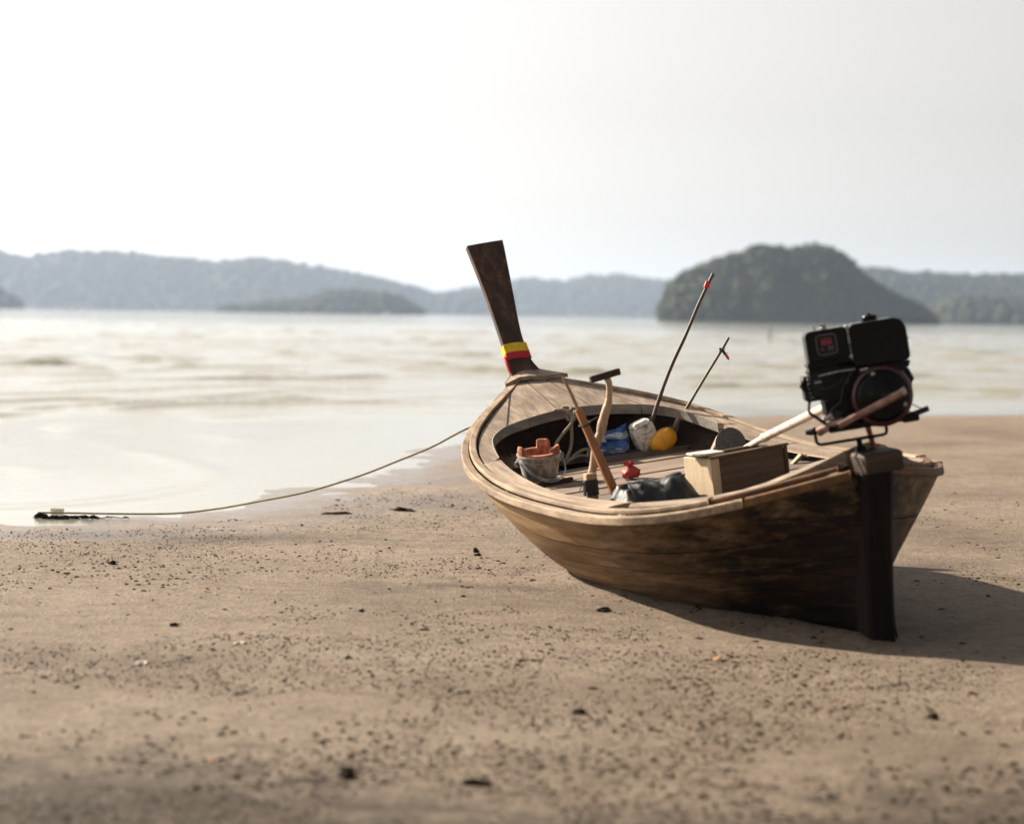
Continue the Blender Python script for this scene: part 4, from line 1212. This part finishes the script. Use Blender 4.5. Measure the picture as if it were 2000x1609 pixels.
bp_ = empty('lashed_pole', bm_at(1.80, .496, .525), 'brown square pole with a thin cane tip leaning across the crooked stick', 'pole')
q2 = lambda y, z, x=0: Vector((x, y-.496, z-.525))
A_, B_ = q2(.496,.525,-.02), q2(.643,1.05,.06)
d = (B_-A_).normalized(); ax = Vector((1,0,0)); ax = (ax-d*ax.dot(d)).normalized(); sd2 = d.cross(ax)
mb = MB()
for P, w in ((A_-d*.05, .0215), (A_.lerp(B_, .5), .0215), (B_, .018)):
    for a, b in ((-1,-1),(1,-1),(1,1),(-1,1)): mb.v.append(P+ax*a*w*.7+sd2*b*w)
for i in range(2):
    for k in range(4): mb.f.append((i*4+k, i*4+(k+1) % 4, (i+1)*4+(k+1) % 4, (i+1)*4+k))
mb.f += [(0,1,2,3)[::-1], (8,9,10,11)]
mb.build('pole_body', M['brown'], bp_, bevel=.003)
MB().tube([B_-d*.03, B_+d*.09, q2(.695,1.225,.09)], [.010,.009,.007], 8).build('cane_tip', M['stick'], bp_, True)
mb = MB(); cpt = A_.lerp(B_, .845)
loop = [cpt+sd2*.030*math.cos(t)+ax*.024*math.sin(t)+d*.01*math.sin(t) for t in np.linspace(0, 2*math.pi, 13)]
mb.tube(loop, .004, 6)
mb.tube([cpt-sd2*.03, cpt-sd2*.06+ax*.02, cpt-sd2*.10+ax*.05], .004, 6)
mb.build('lashing', M['string'], bp_, True)

# ---- rope made fast at the foredeck edge
mb = MB()
R1 = catmull([(3.64,.02,.870),(3.55,.025,.855),(3.52,.06,.80),(3.50,.12,.755),(3.48,.185,.70),(3.46,.20,.66),(3.44,.17,.63),(3.45,.19,.60),(3.47,.15,.575)], 7)
mb.tube(R1, .0105, 8)
R2 = catmull([(3.63,.035,.868),(3.555,.04,.85),(3.53,.06,.78),(3.51,.075,.70),(3.49,.10,.645),(3.47,.13,.61),(3.46,.15,.575)], 7)
mb.tube(R2, .0105, 8)
R3 = catmull([(3.47,.14,.57),(3.48,.07,.615),(3.50,.0,.63),(3.50,-.03,.61),(3.49,-.01,.59),(3.48,.05,.60),(3.46,.12,.585),(3.44,.17,.57)], 7)
mb.tube(R3, .0098, 8)
K = catmull([(3.66,.10,.880),(3.62,.12,.884),(3.585,.09,.880),(3.57,.05,.868),(3.60,.02,.882),(3.63,.05,.888),(3.60,.085,.878),(3.555,.05,.85),(3.55,.02,.82),(3.56,.06,.815),(3.565,.07,.85)], 6)
mb.tube(K, .0105, 8)
o = mb.build('tied_rope', M['rope'], None, True, 0, MBoat.copy()); tag(o, 'knotted beige rope hanging from the foredeck edge to the floor', 'rope')

# ---- blue and white bag
def crumple(p, s, a): return a*(mnoise.noise(Vector(p)*s)+.5*mnoise.noise(Vector(p)*s*2.3))
bg_o = empty('plastic_bag', bm_at(3.50, -.145, .545, 0, 0, math.radians(4)), 'crumpled blue and white striped plastic bag under the foredeck edge', 'bag')
nu, nv = 26, 22; V = []; F = []
for s_ in (0, 1):
    for a in range(nu):
        for b in range(nv):
            u = a/(nu-1); v = b/(nv-1)
            y = .150-.30*u-.010*v+.03*(1-u)*(-v)*1.0; z = v*(.158+.034*u)+.004
            edge = min(u, 1-u, 1)*2; edge = min(1, edge*2.5)*min(1, (1-v)*6)*min(1, .45+v*2)
            th = (.036*edge)+.001
            x = (-th if s_ == 0 else th*.6)+.03*v
            c_ = (crumple((u*1.3, v*1.1, 3+s_), 2.6, .045)+crumple((u*1.3+v*.6, v*1.0, 6+s_), 5.5, .022))*(.3+edge*.8)
            V.append((x+c_*(-1 if s_ == 0 else .6), y+.006*math.sin(v*9), max(.003, z+.010*math.sin(u*7)*v)))
for s_ in (0, 1):
    o_ = s_*nu*nv
    for a in range(nu-1):
        for b in range(nv-1):
            f_ = (o_+a*nv+b, o_+(a+1)*nv+b, o_+(a+1)*nv+b+1, o_+a*nv+b+1)
            F.append(f_ if s_ == 1 else f_[::-1])
o = mk('bag_sheet', V, F, M['tarp'], bg_o, True)

# ---- foam float with cane pole and red tag
ff = empty('foam_float', bm_at(3.49, -.395, .555), 'dirty white foam float tied to a long cane pole with a red tag', 'float')
import bmesh
def blob(name, dims, mat, parent, M4, seed=0, amp=.06, sq=.55, sub=4, scl=3.0):
    bm = bmesh.new(); bmesh.ops.create_icosphere(bm, subdivisions=sub, radius=1)
    for v in bm.verts:
        c = v.co.normalized()
        p = Vector([math.copysign(abs(k)**sq, k) for k in c])
        p *= 1+amp*mnoise.noise(c*scl+Vector((seed, 0, 0)))+amp*.5*mnoise.noise(c*scl*2.7+Vector((0, seed, 0)))
        v.co = M4 @ Vector((p.x*dims[0], p.y*dims[1], p.z*dims[2]))
    me = bpy.data.meshes.new(name); bm.to_mesh(me); bm.free(); me.materials.append(mat)
    me.polygons.foreach_set('use_smooth', [True]*len(me.polygons))
    o = bpy.data.objects.new(name, me); col.objects.link(o)
    if parent is not None: o.parent = parent
    return o
tilt = Matrix.Rotation(math.radians(-16), 4, 'X')
blob('foam_block', (.066,.072,.098), M['foam'], ff, Matrix.Translation((0,.006,.105)) @ tilt, 3, .07, .52)
q3 = lambda y, z, x=0: (x, y+.395, z-.555)
mb = MB(); pp = catmull([q3(-.437,.70), q3(-.461,.757), q3(-.551,.935), q3(-.637,1.082), q3(-.743,1.24), q3(-.851,1.416), q3(-.965,1.583)], 6)
mb.tube(pp, [.0135]*12+[.0122]*12+[.011]*13, 8); mb.build('pole', M['bamboo'], ff, True)
mb = MB(); mb.lathe([(.0,-.024),(.017,-.024),(.021,-.018),(.021,.018),(.017,.024),(.0,.024)], 4)
rot = Matrix.Translation(Vector(q3(-.917,1.522))) @ Matrix.Rotation(math.radians(28), 4, 'X') @ Matrix.Rotation(math.radians(30), 4, 'Z')
mb.v = [tuple(rot @ Vector(p)) for p in mb.v]; mb.build('red_tag', M['redpl'], ff, bevel=.004)
mb = MB()
for k in range(3):
    cl = [(.074*math.cos(t)*(1.02), .006+.079*math.sin(t), .09+.05*k+.02*math.sin(t+k)) for t in np.linspace(0, 2*math.pi, 19)]
    mb.tube([tuple((Matrix.Translation((0,.006,.105)) @ tilt @ Matrix.Translation((0,-.006,-.105)) @ Vector(p))) for p in cl], .0012, 4, False)
mb.tube([(-.05,-.02,.20),(-.02,-.05,.195),(.02,-.045,.19),(.03,-.03,.185)], .003, 5); mb.tube([(-.03,-.06,.19),(-.04,-.07,.165),(-.03,-.075,.14)], .002, 5)
mb.build('binding_string', M['string'], ff)

# ---- yellow float with thin pole
yf_ = empty('yellow_float', bm_at(3.42, -.475, .575), 'smooth orange-yellow oval float on a thin pole with a dark red-tipped string', 'float')
ty = Matrix.Rotation(math.radians(-32), 4, 'X')
blob('float_body', (.063,.068,.092), M['orange'], yf_, Matrix.Translation((0,-.008,.044)) @ Matrix.Rotation(math.radians(58), 4, 'X'), 5, .02, .88)
q4 = lambda y, z, x=0: (x, y+.475, z-.575)
mb = MB(); pp = catmull([q4(-.55,.655), q4(-.60,.72), q4(-.78,.935), q4(-.94,1.12), q4(-.992,1.185)], 6); mb.tube(pp, [.0105]*10+[.009]*15, 8)
mb.build('pole', M['bamboo'], yf_, True)
mb = MB(); mb.tube(catmull([q4(-.925,1.13), q4(-.935,1.105), q4(-.945,1.115), q4(-.955,1.09), q4(-.965,1.075)], 4), .007, 6)
for k in range(9):
    c = Vector(q4(-.94+random.uniform(-.012,.012), 1.115+random.uniform(-.012,.012))); mb.tube([c, c+Vector((random.uniform(-.02,.02), random.uniform(-.03,.03), random.uniform(-.035,.02)))], .0016, 4, False)
mb.build('string_knot', M['string'], yf_)
mb = MB(); mb.tube([q4(-.960,1.085), q4(-.972,1.062), q4(-.978,1.050)], [.008,.009,.004], 6); mb.build('red_tip', M['redpl'], yf_, True)
mb = MB()
for k in range(9):
    c = Vector((random.uniform(-.02,.01), -.075+random.uniform(-.01,.012), .092)); mb.tube([c, c+Vector((random.uniform(-.03,.01), random.uniform(-.01,.06), random.uniform(.0,.04)))], .0022, 4, False)
mb.build('green_string', M['green_string'], yf_)

# ---- red mesh bag
rb = empty('mesh_bag', bm_at(2.56, .105, .545), 'small knotted red mesh bag on the cockpit floor', 'bag')
blob('bag_contents', (.038,.052,.031), M['mesh'], rb, Matrix.Translation((0,0,.030)), 9, .25, .8, 3)
mb = MB(); n = 12
for i, (r, z) in enumerate(((.042,.034),(.035,.050),(.022,.063),(.012,.070),(.020,.080),(.030,.094))):
    for k in range(n):
        a = 2*math.pi*k/n; w = 1+(.18 if i < 4 else .55)*math.sin(k*2.6+i*.4); mb.v.append((r*w*math.cos(a)*.7, r*w*math.sin(a)-.012+.012*(i > 2), z+.008*math.sin(k*3+i)*(i > 2)))
for i in range(5):
    for k in range(n): mb.f.append((i*n+k, i*n+(k+1) % n, (i+1)*n+(k+1) % n, (i+1)*n+k))
mb.build('bag_neck', M['mesh'], rb, True)

# ---- dark cloth heaped by the near rail
cl_o = empty('folded_cloth', bm_at(1.62, .385, .53), 'dark charcoal cloth folded over beside the wooden box', 'cloth')
nu, nv = 46, 34; V = []; F = []
for a in range(nu):
    for b in range(nv):
        u = a/(nu-1)*2-1; v = b/(nv-1)*2-1                # u: starboard(-)..port(+)  v: aft..forward
        y = u*.205; x = v*.15+.02*math.sin(u*4)
        h = .118*(1-abs(v)**2.6)*(1-max(0, abs(u)-.80)/.20*.6)
        h += (.007*math.sin(u*7+v*2.2)+.005*math.sin(u*15-v*5)+crumple((u*1.2, v*1.6, 1), 2.0, .012)+crumple((u*.8+v*.5, v*.6, 5), 5.0, .006))*(1-abs(v)**4)
        h += .02*(1-u)*.5
        V.append((x+crumple((u, v, 7), 2.5, .02), y+crumple((u, v, 11), 2.5, .014), max(.012, h)))
for a in range(nu-1):
    for b in range(nv-1): F.append((a*nv+b, (a+1)*nv+b, (a+1)*nv+b+1, a*nv+b+1)[::-1])
mk('cloth_sheet', V, F, M['cloth'], cl_o, True)
mb = MB(); mb.tube(catmull([(-.16,.155,.03),(-.15,.160,.10),(-.10,.165,.150),(.0,.165,.165),(.08,.16,.15)], 5), .005, 6); mb.build('cloth_hem', M['cloth'], cl_o, True)
V = []; F = []; nu = 16
for a in range(nu):
    for b in range(nu):
        u = a/(nu-1)-.5; v = b/(nu-1)-.5
        V.append((u*.22, v*.2, .016+max(0, crumple((u*2, v*2, 4), 2.4, .03))))
for a in range(nu-1):
    for b in range(nu-1): F.append((a*nu+b, (a+1)*nu+b, (a+1)*nu+b+1, a*nu+b+1))
o = mk('paper_sheet', V, F, M['pale'], None, True, 0, bm_at(1.60, .60, .555)); tag(o, 'crumpled pale sheet showing under the dark cloth', 'sheet')

# ---- open wooden box
bxm = bm_at(1.455, .115, .54, 0, 0, math.radians(8))
bx = empty('wooden_box', bxm, 'open wooden box standing in the stern of the boat', 'box')
W_, D_, H_ = .475, .24, .195       # along starboard, forward, height
def board(c, d, bev=.003): return MB().box(c, d).build('box_board', M['boxw'], bx, bevel=bev)
board((.010,-W_/2,H_/2), (.018,W_-.04,H_)); board((D_,-W_/2,H_/2), (.018,W_-.04,H_))
MB().box((D_/2,-.008,H_/2), (D_+.02,.018,H_)).build('box_board', M['boxlit'], bx, bevel=.003); board((D_/2,-W_+.008,H_/2), (D_+.02,.018,H_))  # port end board made paler so that it reads as sunlit
board((D_/2,-W_/2,.012), (D_-.02,W_-.05,.016))
MB().box((-.008,-.026,H_/2+.001), (.016,.040,H_-.004)).build('corner_batten', M['boxlit'], bx, bevel=.003)  # same painted sunlight on the corner
MB().box((-.004,-W_/2,H_+.008), (.028,W_+.01,.014)).build('top_strip', M['boxw'], bx, bevel=.003)
o = MB().box((0,0,0), (.13,.15,.012)).build('pale_board', M['pale'], None, False, .003, bxm @ Matrix.Translation((.10,-.04,H_+.022)) @ Matrix.Rotation(math.radians(2), 4, 'X')); tag(o, 'small pale board lying on top of the wooden box', 'board')

# ---- grey round lid against the ribs
mb = MB(); prof = []
n = 40; V = []; F = []
for s_, off in ((0, -.004), (1, .004)):
    V.append((off, 0, 0))
    for k in range(n):
        a = 2*math.pi*k/n; r = .088*(1+.05*math.cos(a-1.9)+.02*math.cos(3*a))
        V.append((off, r*math.sin(a)*1.02, r*math.cos(a)))
for k in range(n):
    k2 = (k+1) % n
    F += [(0, 1+k2, 1+k), (n+1, n+2+k, n+2+k2), (1+k, 1+k2, n+2+k2, n+2+k)]
o = mk('round_lid', V, F, M['disc'], None, False, .002, bm_at(2.70, -.597, .637, 0, math.radians(10), math.radians(-14)))
tag(o, 'flat grey round lid leaning against the far ribs', 'lid')
# a little bird-dropping-sized shell bit and rope scraps on the far side deck are left to the wood grain

# ---- mooring rope to the beach
bowp = MBoat @ Vector((4.36, .10, .80))
pts = [bowp, Vector((-.248,13.268,.709)), Vector((-.517,13.397,.563)), Vector((-.774,13.521,.446)), Vector((-1.019,13.638,.341)), Vector((-1.377,13.809,.217)), Vector((-1.744,13.986,.126)),
       Vector((-2.045,14.13,.058)), Vector((-2.35,14.20,.016)), Vector((-2.72,14.22,.006)), Vector((-3.10,14.26,.002)), Vector((-3.30,14.27,.0))]
mb = MB(); cp = catmull(pts, 6); mb.tube(cp, .0068, 8)
o = mb.build('mooring_rope', M['green_rope'], None, True); tag(o, 'long olive green mooring rope from the bow down to the sand', 'rope')

# ------------------------------------------------------------------ on the beach
def sz(x, y): return float(sand_h(np.array([x]), np.array([y]))[0])
def clump_mesh(name, seed, mat, flat=.55, spikes=6):
    bm = bmesh.new(); bmesh.ops.create_icosphere(bm, subdivisions=2, radius=1)
    for v in bm.verts:
        c = v.co.copy(); k = 1+.75*mnoise.noise(c*1.9+Vector((seed*3.1, 0, 0)))+.6*mnoise.noise(c*4.5+Vector((0, seed, 0)))
        v.co = Vector((c.x*k*1.2, c.y*k*.8, max(-.25, c.z*k*flat)))
    rs = random.Random(seed)
    for j in range(spikes):
        a = rs.uniform(0, 2*math.pi); L = rs.uniform(.9, 1.9); d = Vector((math.cos(a), math.sin(a), rs.uniform(-.05, .35)))
        s_ = Vector((-d.y, d.x, 0))*.16
        b0 = [bm.verts.new(d*.5+s_), bm.verts.new(d*.5-s_), bm.verts.new(d*L+Vector((0, 0, -.05))), bm.verts.new(d*.5+Vector((0, 0, .22)))]
        bm.faces.new((b0[0], b0[2], b0[3])); bm.faces.new((b0[2], b0[1], b0[3])); bm.faces.new((b0[0], b0[1], b0[2]))
    me = bpy.data.meshes.new(name); bm.to_mesh(me); bm.free(); me.materials.append(mat)
    return me
weeds = [clump_mesh('seaweed_clump', s, M['weed'], f, k) for s, f, k in ((1,.75,9),(2,.6,12),(3,.95,8),(4,.5,11),(5,.7,14))]
def put(name, me, x, y, s, label, cat, group=None, rz=None, dz=0, sc=(1,1,1), base=None):
    o = bpy.data.objects.new(name, me); col.objects.link(o)
    o.location = (x, y, (sz(x, y) if base is None else base)+dz); o.scale = (s*sc[0], s*sc[1], s*sc[2]); o.rotation_euler = (0, 0, random.uniform(0, 6.3) if rz is None else rz)
    tag(o, label, cat, group); return o

# named single pieces
SPEC = [((-0.494,6.272),.034,2,(1,1,1.1),'biggest dark seaweed lump low in the left foreground'),
        ((0.258,7.352),.028,0,(1,1,1.1),'dark seaweed lump standing alone in the centre foreground'),
        ((-1.522,9.258),.030,1,(1.2,1,.8),'dark seaweed clump on dry sand in the left middle'),
        ((1.542,7.36),.024,2,(1,1,1),'dark seaweed lump in the right foreground below the boat shadow'),
        ((-1.247,14.757),.055,3,(2.2,1,.5),'long flat seaweed patch lying under the mooring rope'),
        ((-0.779,14.992),.055,1,(1.9,1,.8),'ragged dark seaweed heap left of the hull'),
        ((-0.203,12.284),.022,2,(1,1,1.5),'upright dark seaweed tuft beside the hull on pale sand'),
        ((-3.247,21.044),.055,0,(1.3,1,.9),'dark seaweed lump lying in the shallow water'),
        ((-2.228,11.441),.032,4,(1,1,1),'small dark weed tuft near the left edge of the beach'),
        ((0.465,9.942),.035,4,(1.6,1,.8),'scrappy dark weed by the edge of the boat shadow')]
for (x, y), s, k, sc, lab in SPEC:
    s *= .78; put('seaweed_clump', weeds[k], x, y, s, lab, 'seaweed', None, None, s*.1, sc)
# bark strip
mb = MB(); mb.tube([(-.045,0,.006),(-.01,.004,.011),(.045,-.003,.007)], [.008,.011,.006], 6)
x, y = -0.088, 6.189
o = mb.build('bark_piece', M['weed'], None, True, 0, Matrix.Translation((x, y, sz(x, y)))); tag(o, 'flat strip of dark bark in the lower left centre of the foreground', 'bark')
# leaves
def leaf(x, y, L, lab, rz, tilt=.4):
    V = []; F = []; n = 7
    for i in range(n):
        t = i/(n-1); w = L*.32*math.sin(math.pi*t**.8)*(1-.2*t)
        for k in (-1, 0, 1): V.append((t*L-L/2, k*w, .006+.35*w*abs(k)+tilt*L*t*t*.35))
    for i in range(n-1):
        for k in (0, 1): F.append((i*3+k, (i+1)*3+k, (i+1)*3+k+1, i*3+k+1))
    o = mk('fallen_leaf', V, F, M['leaf'], None, True, 0, Matrix.Translation((x, y, sz(x, y))) @ Matrix.Rotation(rz, 4, 'Z'))
    sm = o.modifiers.new('thickness', 'SOLIDIFY'); sm.thickness = .0012
    tag(o, lab, 'leaf'); return o
leaf(0.874, 8.516, .045, 'curled orange leaf on the sand below the shaded hull', .6, 1.2)
leaf(-1.542, 10.374, .05, 'small orange leaf lying flat in the left middle of the beach', .2, .3)
leaf(-0.941, 6.458, .03, 'tiny orange leaf scrap in the left foreground', 1.0, .3)
leaf(1.227, 7.648, .030, 'orange brown leaf stuck on the sand in the right foreground', 2.0, .9)
# shells
sh_me = clump_mesh('sea_shell', 21, M['shell'], .45, 0)
for (x, y), s, lab in (((-1.477,8.236),.020,'pinkish white broken shell in the left foreground'), ((-1.156,8.785),.020,'tan shell half buried left of centre'),
                         ((-0.163,6.805),.008,'tiny white shell chip in the centre foreground'), ((1.199,7.987),.008,'tiny glinting shell chip on the right foreground sand')):
    put('sea_shell', sh_me, x, y, s, lab, 'shell', None, .3, s*.1)
# weeds that look alike
cand = [(-0.194,12.128),(-1.089,10.976),(-0.71,9.78),(-1.789,9.563),(-1.327,8.399),(-1.803,7.902),(-1.553,7.936),(-0.973,8.929),(-0.444,8.307),(-0.267,8.511),(-1.008,7.604),(-1.772,7.591),(1.098,8.88),(0.774,9.132),(0.852,9.11),(1.144,6.979),(1.197,6.776),
        (0.752,6.054),(1.184,6.603),(0.112,8.458),(0.95,8.626),(1.415,7.654),(1.564,7.506),(0.192,6.915),(0.099,6.436),(0.646,6.549),(-0.695,17.564),(-1.179,16.355),(-1.339,15.821),(0.526,8.433),(1.686,7.116),(1.689,6.903),(-1.343,11.253),(-1.749,11.135),(-1.759,10.05),
        (-1.362,9.777),(-2.83,12.581),(-1.414,13.857),(-0.797,12.177),(-0.516,14.031),(-0.384,9.237),(-0.646,9.736),(-0.664,8.448),(-0.835,7.189),(-0.601,6.813),(-0.985,7.648),(-1.225,7.139),(-1.632,7.698),(-0.218,7.766),(0.332,7.835),(0.48,7.341),(1.058,7.583),(1.38,9.192),
        (1.891,9.317),(2.033,9.112),(1.706,8.606),(2.161,10.162),(2.508,10.665),(2.248,11.252),(2.975,13.258),(2.974,14.219),(3.47,16.037),(2.622,11.407),(2.976,12.419),(0.579,9.336),(0.664,8.88),(0.401,8.484),(0.192,9.373),(-0.022,9.923),(-0.232,10.353),(-0.625,10.598),
        (1.565,6.22),(0.587,6.088),(-1.35,6.226),(-0.039,5.709),(0.753,5.818),(-1.497,7.324),(-0.558,8.152),(1.088,8.182),(1.341,8.089),(1.797,7.853),(0.017,7.448),(-0.868,7.895),(2.121,8.709),(1.927,8.626)]
for i, (x, y) in enumerate(cand):
    s = random.uniform(.006, .0135)*(1.3 if y > 11.5 else 1)
    put('seaweed_clump', weeds[i % 5], x, y, s, 'small dark scrap of seaweed scattered on the beach sand', 'seaweed', 'small seaweed scraps on the sand', None, s*.08, (random.uniform(.8,1.7), 1, random.uniform(.5,1)))

# weed tangle round the sunk end of the rope
mb = MB()
for k in range(34):
    t = random.random()**.8; x = -2.66-.62*t; y = 14.21+random.uniform(-.05,.05)-.02*math.sin(t*9); z = sz(x, y)+.012
    a = random.uniform(-.5,.5); L = random.uniform(.05,.16)
    mb.tube([(x-L/2, y-L*.2*a, z-.006), (x, y, z+random.uniform(.0,.014)), (x+L/2, y+L*.2*a, z-.006)], [.0015,random.uniform(.004,.009),.0015], 5)
o = mb.build('rope_weed', M['weed'], None, True); tag(o, 'dark weed tangled along the end of the mooring rope', 'seaweed')
put('seaweed_clump', weeds[2], -3.29, 14.28, .032, 'seaweed knot at the very end of the mooring rope', 'seaweed', None, None, .01, (1.2,1,.9))
# pale plastic tub washed up at the water's edge
x, y = -3.246, 14.621; mw = Matrix.Translation((x, y, sz(x, y))) @ Matrix.Rotation(.2, 4, 'Z')
tub = empty('plastic_tub', mw, 'pale yellow plastic tub at the water edge beyond the rope end', 'tub')
mb = MB()
for z, k in ((0,.8),(.035,1.0)):
    for dx, dy in ((-.05,-.035),(.05,-.035),(.05,.035),(-.05,.035)): mb.v.append((dx*k, dy*k, z))
mb.f = [(0,1,5,4),(1,2,6,5),(2,3,7,6),(3,0,4,7),(3,2,1,0)]
mb.build('tub_body', M['plastic'], tub, bevel=.004)
mb = MB()
for k, z in ((1.0,.035),(1.08,.035),(1.08,.040),(.98,.040)):
    for dx, dy in ((-.05,-.035),(.05,-.035),(.05,.035),(-.05,.035)): mb.v.append((dx*k, dy*k, z))
for i in range(3):
    for k in range(4): mb.f.append((i*4+k, i*4+(k+1) % 4, (i+1)*4+(k+1) % 4, (i+1)*4+k))
mb.build('tub_rim', M['plastic'], tub)

# sand pellets and crumbs: far too many to count
def scatter(name, n, mat, rmin, rmax, ymax, label, seed, dens=None, flat=.7):
    r_ = np.random.default_rng(seed); base, fc = ICO20
    P = []; 
    while len(P) < n:
        u = r_.random(4000); y = 4.6*(ymax/4.6)**u; x = (r_.random(4000)*2-1)*(y*.30+.5)+y*.0
        keep = shore_dist(x, y) > .6
        w = vnoise(x, y, .9, seed)*.6+vnoise(x, y, 3.0, seed+1)*.4
        keep &= r_.random(4000) < np.clip((w-.50)*6.0, .03, 1)**1.5
        P += list(zip(x[keep], y[keep]))
    P = np.array(P[:n]); h = sand_h(P[:, 0], P[:, 1])
    s = rmin+(rmax-rmin)*r_.random(n)**3.4
    a = r_.random(n)*6.28; el = 1+r_.random(n)*.8
    bx_ = base[None]*np.stack([s*el, s, s*flat], -1)[:, None, :]
    bx_ = bx_*(1+.35*(r_.random((n, len(base), 1))-.5))
    ca, sa = np.cos(a)[:, None], np.sin(a)[:, None]
    X = bx_[..., 0]*ca-bx_[..., 1]*sa+P[:, :1]; Y = bx_[..., 0]*sa+bx_[..., 1]*ca+P[:, 1:2]; Z = bx_[..., 2]+(h+s*flat*.3)[:, None]
    V = np.stack([X, Y, Z], -1).reshape(-1, 3); F = (fc[None]+(np.arange(n)*len(base))[:, None, None]).reshape(-1, 3)
    o = tri_mesh(name, V, F, mat, True); tag(o, label, kind='stuff'); return o
_t = (1+5**.5)/2
ICO20 = (np.array([(-1,_t,0),(1,_t,0),(-1,-_t,0),(1,-_t,0),(0,-1,_t),(0,1,_t),(0,-1,-_t),(0,1,-_t),(_t,0,-1),(_t,0,1),(-_t,0,-1),(-_t,0,1)])/math.sqrt(1+_t*_t),
         np.array([(0,11,5),(0,5,1),(0,1,7),(0,7,10),(0,10,11),(1,5,9),(5,11,4),(11,10,2),(10,7,6),(7,1,8),(3,9,4),(3,4,2),(3,2,6),(3,6,8),(3,8,9),(4,9,5),(2,4,11),(6,2,10),(8,6,7),(9,8,1)]))
scatter('sand_pellets', 40000, M['pellet'], .0014, .0068, 17, 'tiny sand pellets and crumbs strewn over the beach', 41)
scatter('weed_crumbs', 7000, M['weed'], .0016, .0115, 19, 'tiny dark weed crumbs strewn over the beach', 52, None, .5)

# ------------------------------------------------------------------ far things on the water
def far_boat(x, D, L, label):
    mw = Matrix.Translation((x, D, WATER_Z))
    e = empty('motor_boat', mw, label, 'boat')
    mb = MB(); st_ = []
    for i, (x, w, k, g) in enumerate(((-.5,.16,0,.16),(-.2,.19,-.02,.16),(.2,.17,-.02,.18),(.42,.08,.02,.22),(.52,.01,.14,.24))):
        mb.v += [(x*L, -w*L, g*L), (x*L, -w*.6*L, k*L), (x*L, w*.6*L, k*L), (x*L, w*L, g*L)]
    for i in range(4):
        for k in range(4): mb.f.append((i*4+k, (i+1)*4+k, (i+1)*4+(k+1) % 4, i*4+(k+1) % 4))
    mb.f += [(0,1,2,3), (19,18,17,16)]
    mb.build('hull', M['white'], e)
    c = MB().box((-.08*L,0,.27*L), (.36*L,.24*L,.18*L)).build('cabin', M['white'], e, bevel=.02*L)
    MB().box((-.08*L,0,.29*L), (.365*L,.245*L,.07*L)).build('window_band', M['glass'], c)
    MB().box((-.08*L,0,.375*L), (.46*L,.28*L,.02*L)).build('roof', M['white'], e)
far_boat(-320, 1500, 7, 'tiny white boat far out by the left hand hills')
far_boat(-83, 1340, 6, 'tiny white boat far out before the low hazy island')
mb = MB(); mb.tube([(0,0,-.6),(.01,0,.35),(.0,0,.85)], [.05,.045,.04], 8)
o = mb.build('stake', M['post'], None, True, 0, Matrix.Translation((16.3, 130, 0))); tag(o, 'lone thin stake standing in the sea in front of the steep island', 'stake')

# ------------------------------------------------------------------ haze over the bay
m = bpy.data.materials.new('haze'); m.use_nodes = True
nd, ln = m.node_tree.nodes, m.node_tree.links; nd.clear()
pv = nd.new('ShaderNodeVolumePrincipled'); out = nd.new('ShaderNodeOutputMaterial')
pv.inputs['Color'].default_value = (.60,.75,.97,1); pv.inputs['Density'].default_value = .00017; pv.inputs['Anisotropy'].default_value = .3
ln.new(pv.outputs[0], out.inputs['Volume'])
o = MB().box((0, 0, 56.5), (14400, 14400, 123)).build('haze', m); tag(o, 'thin pale sea haze over the bay', kind='stuff')
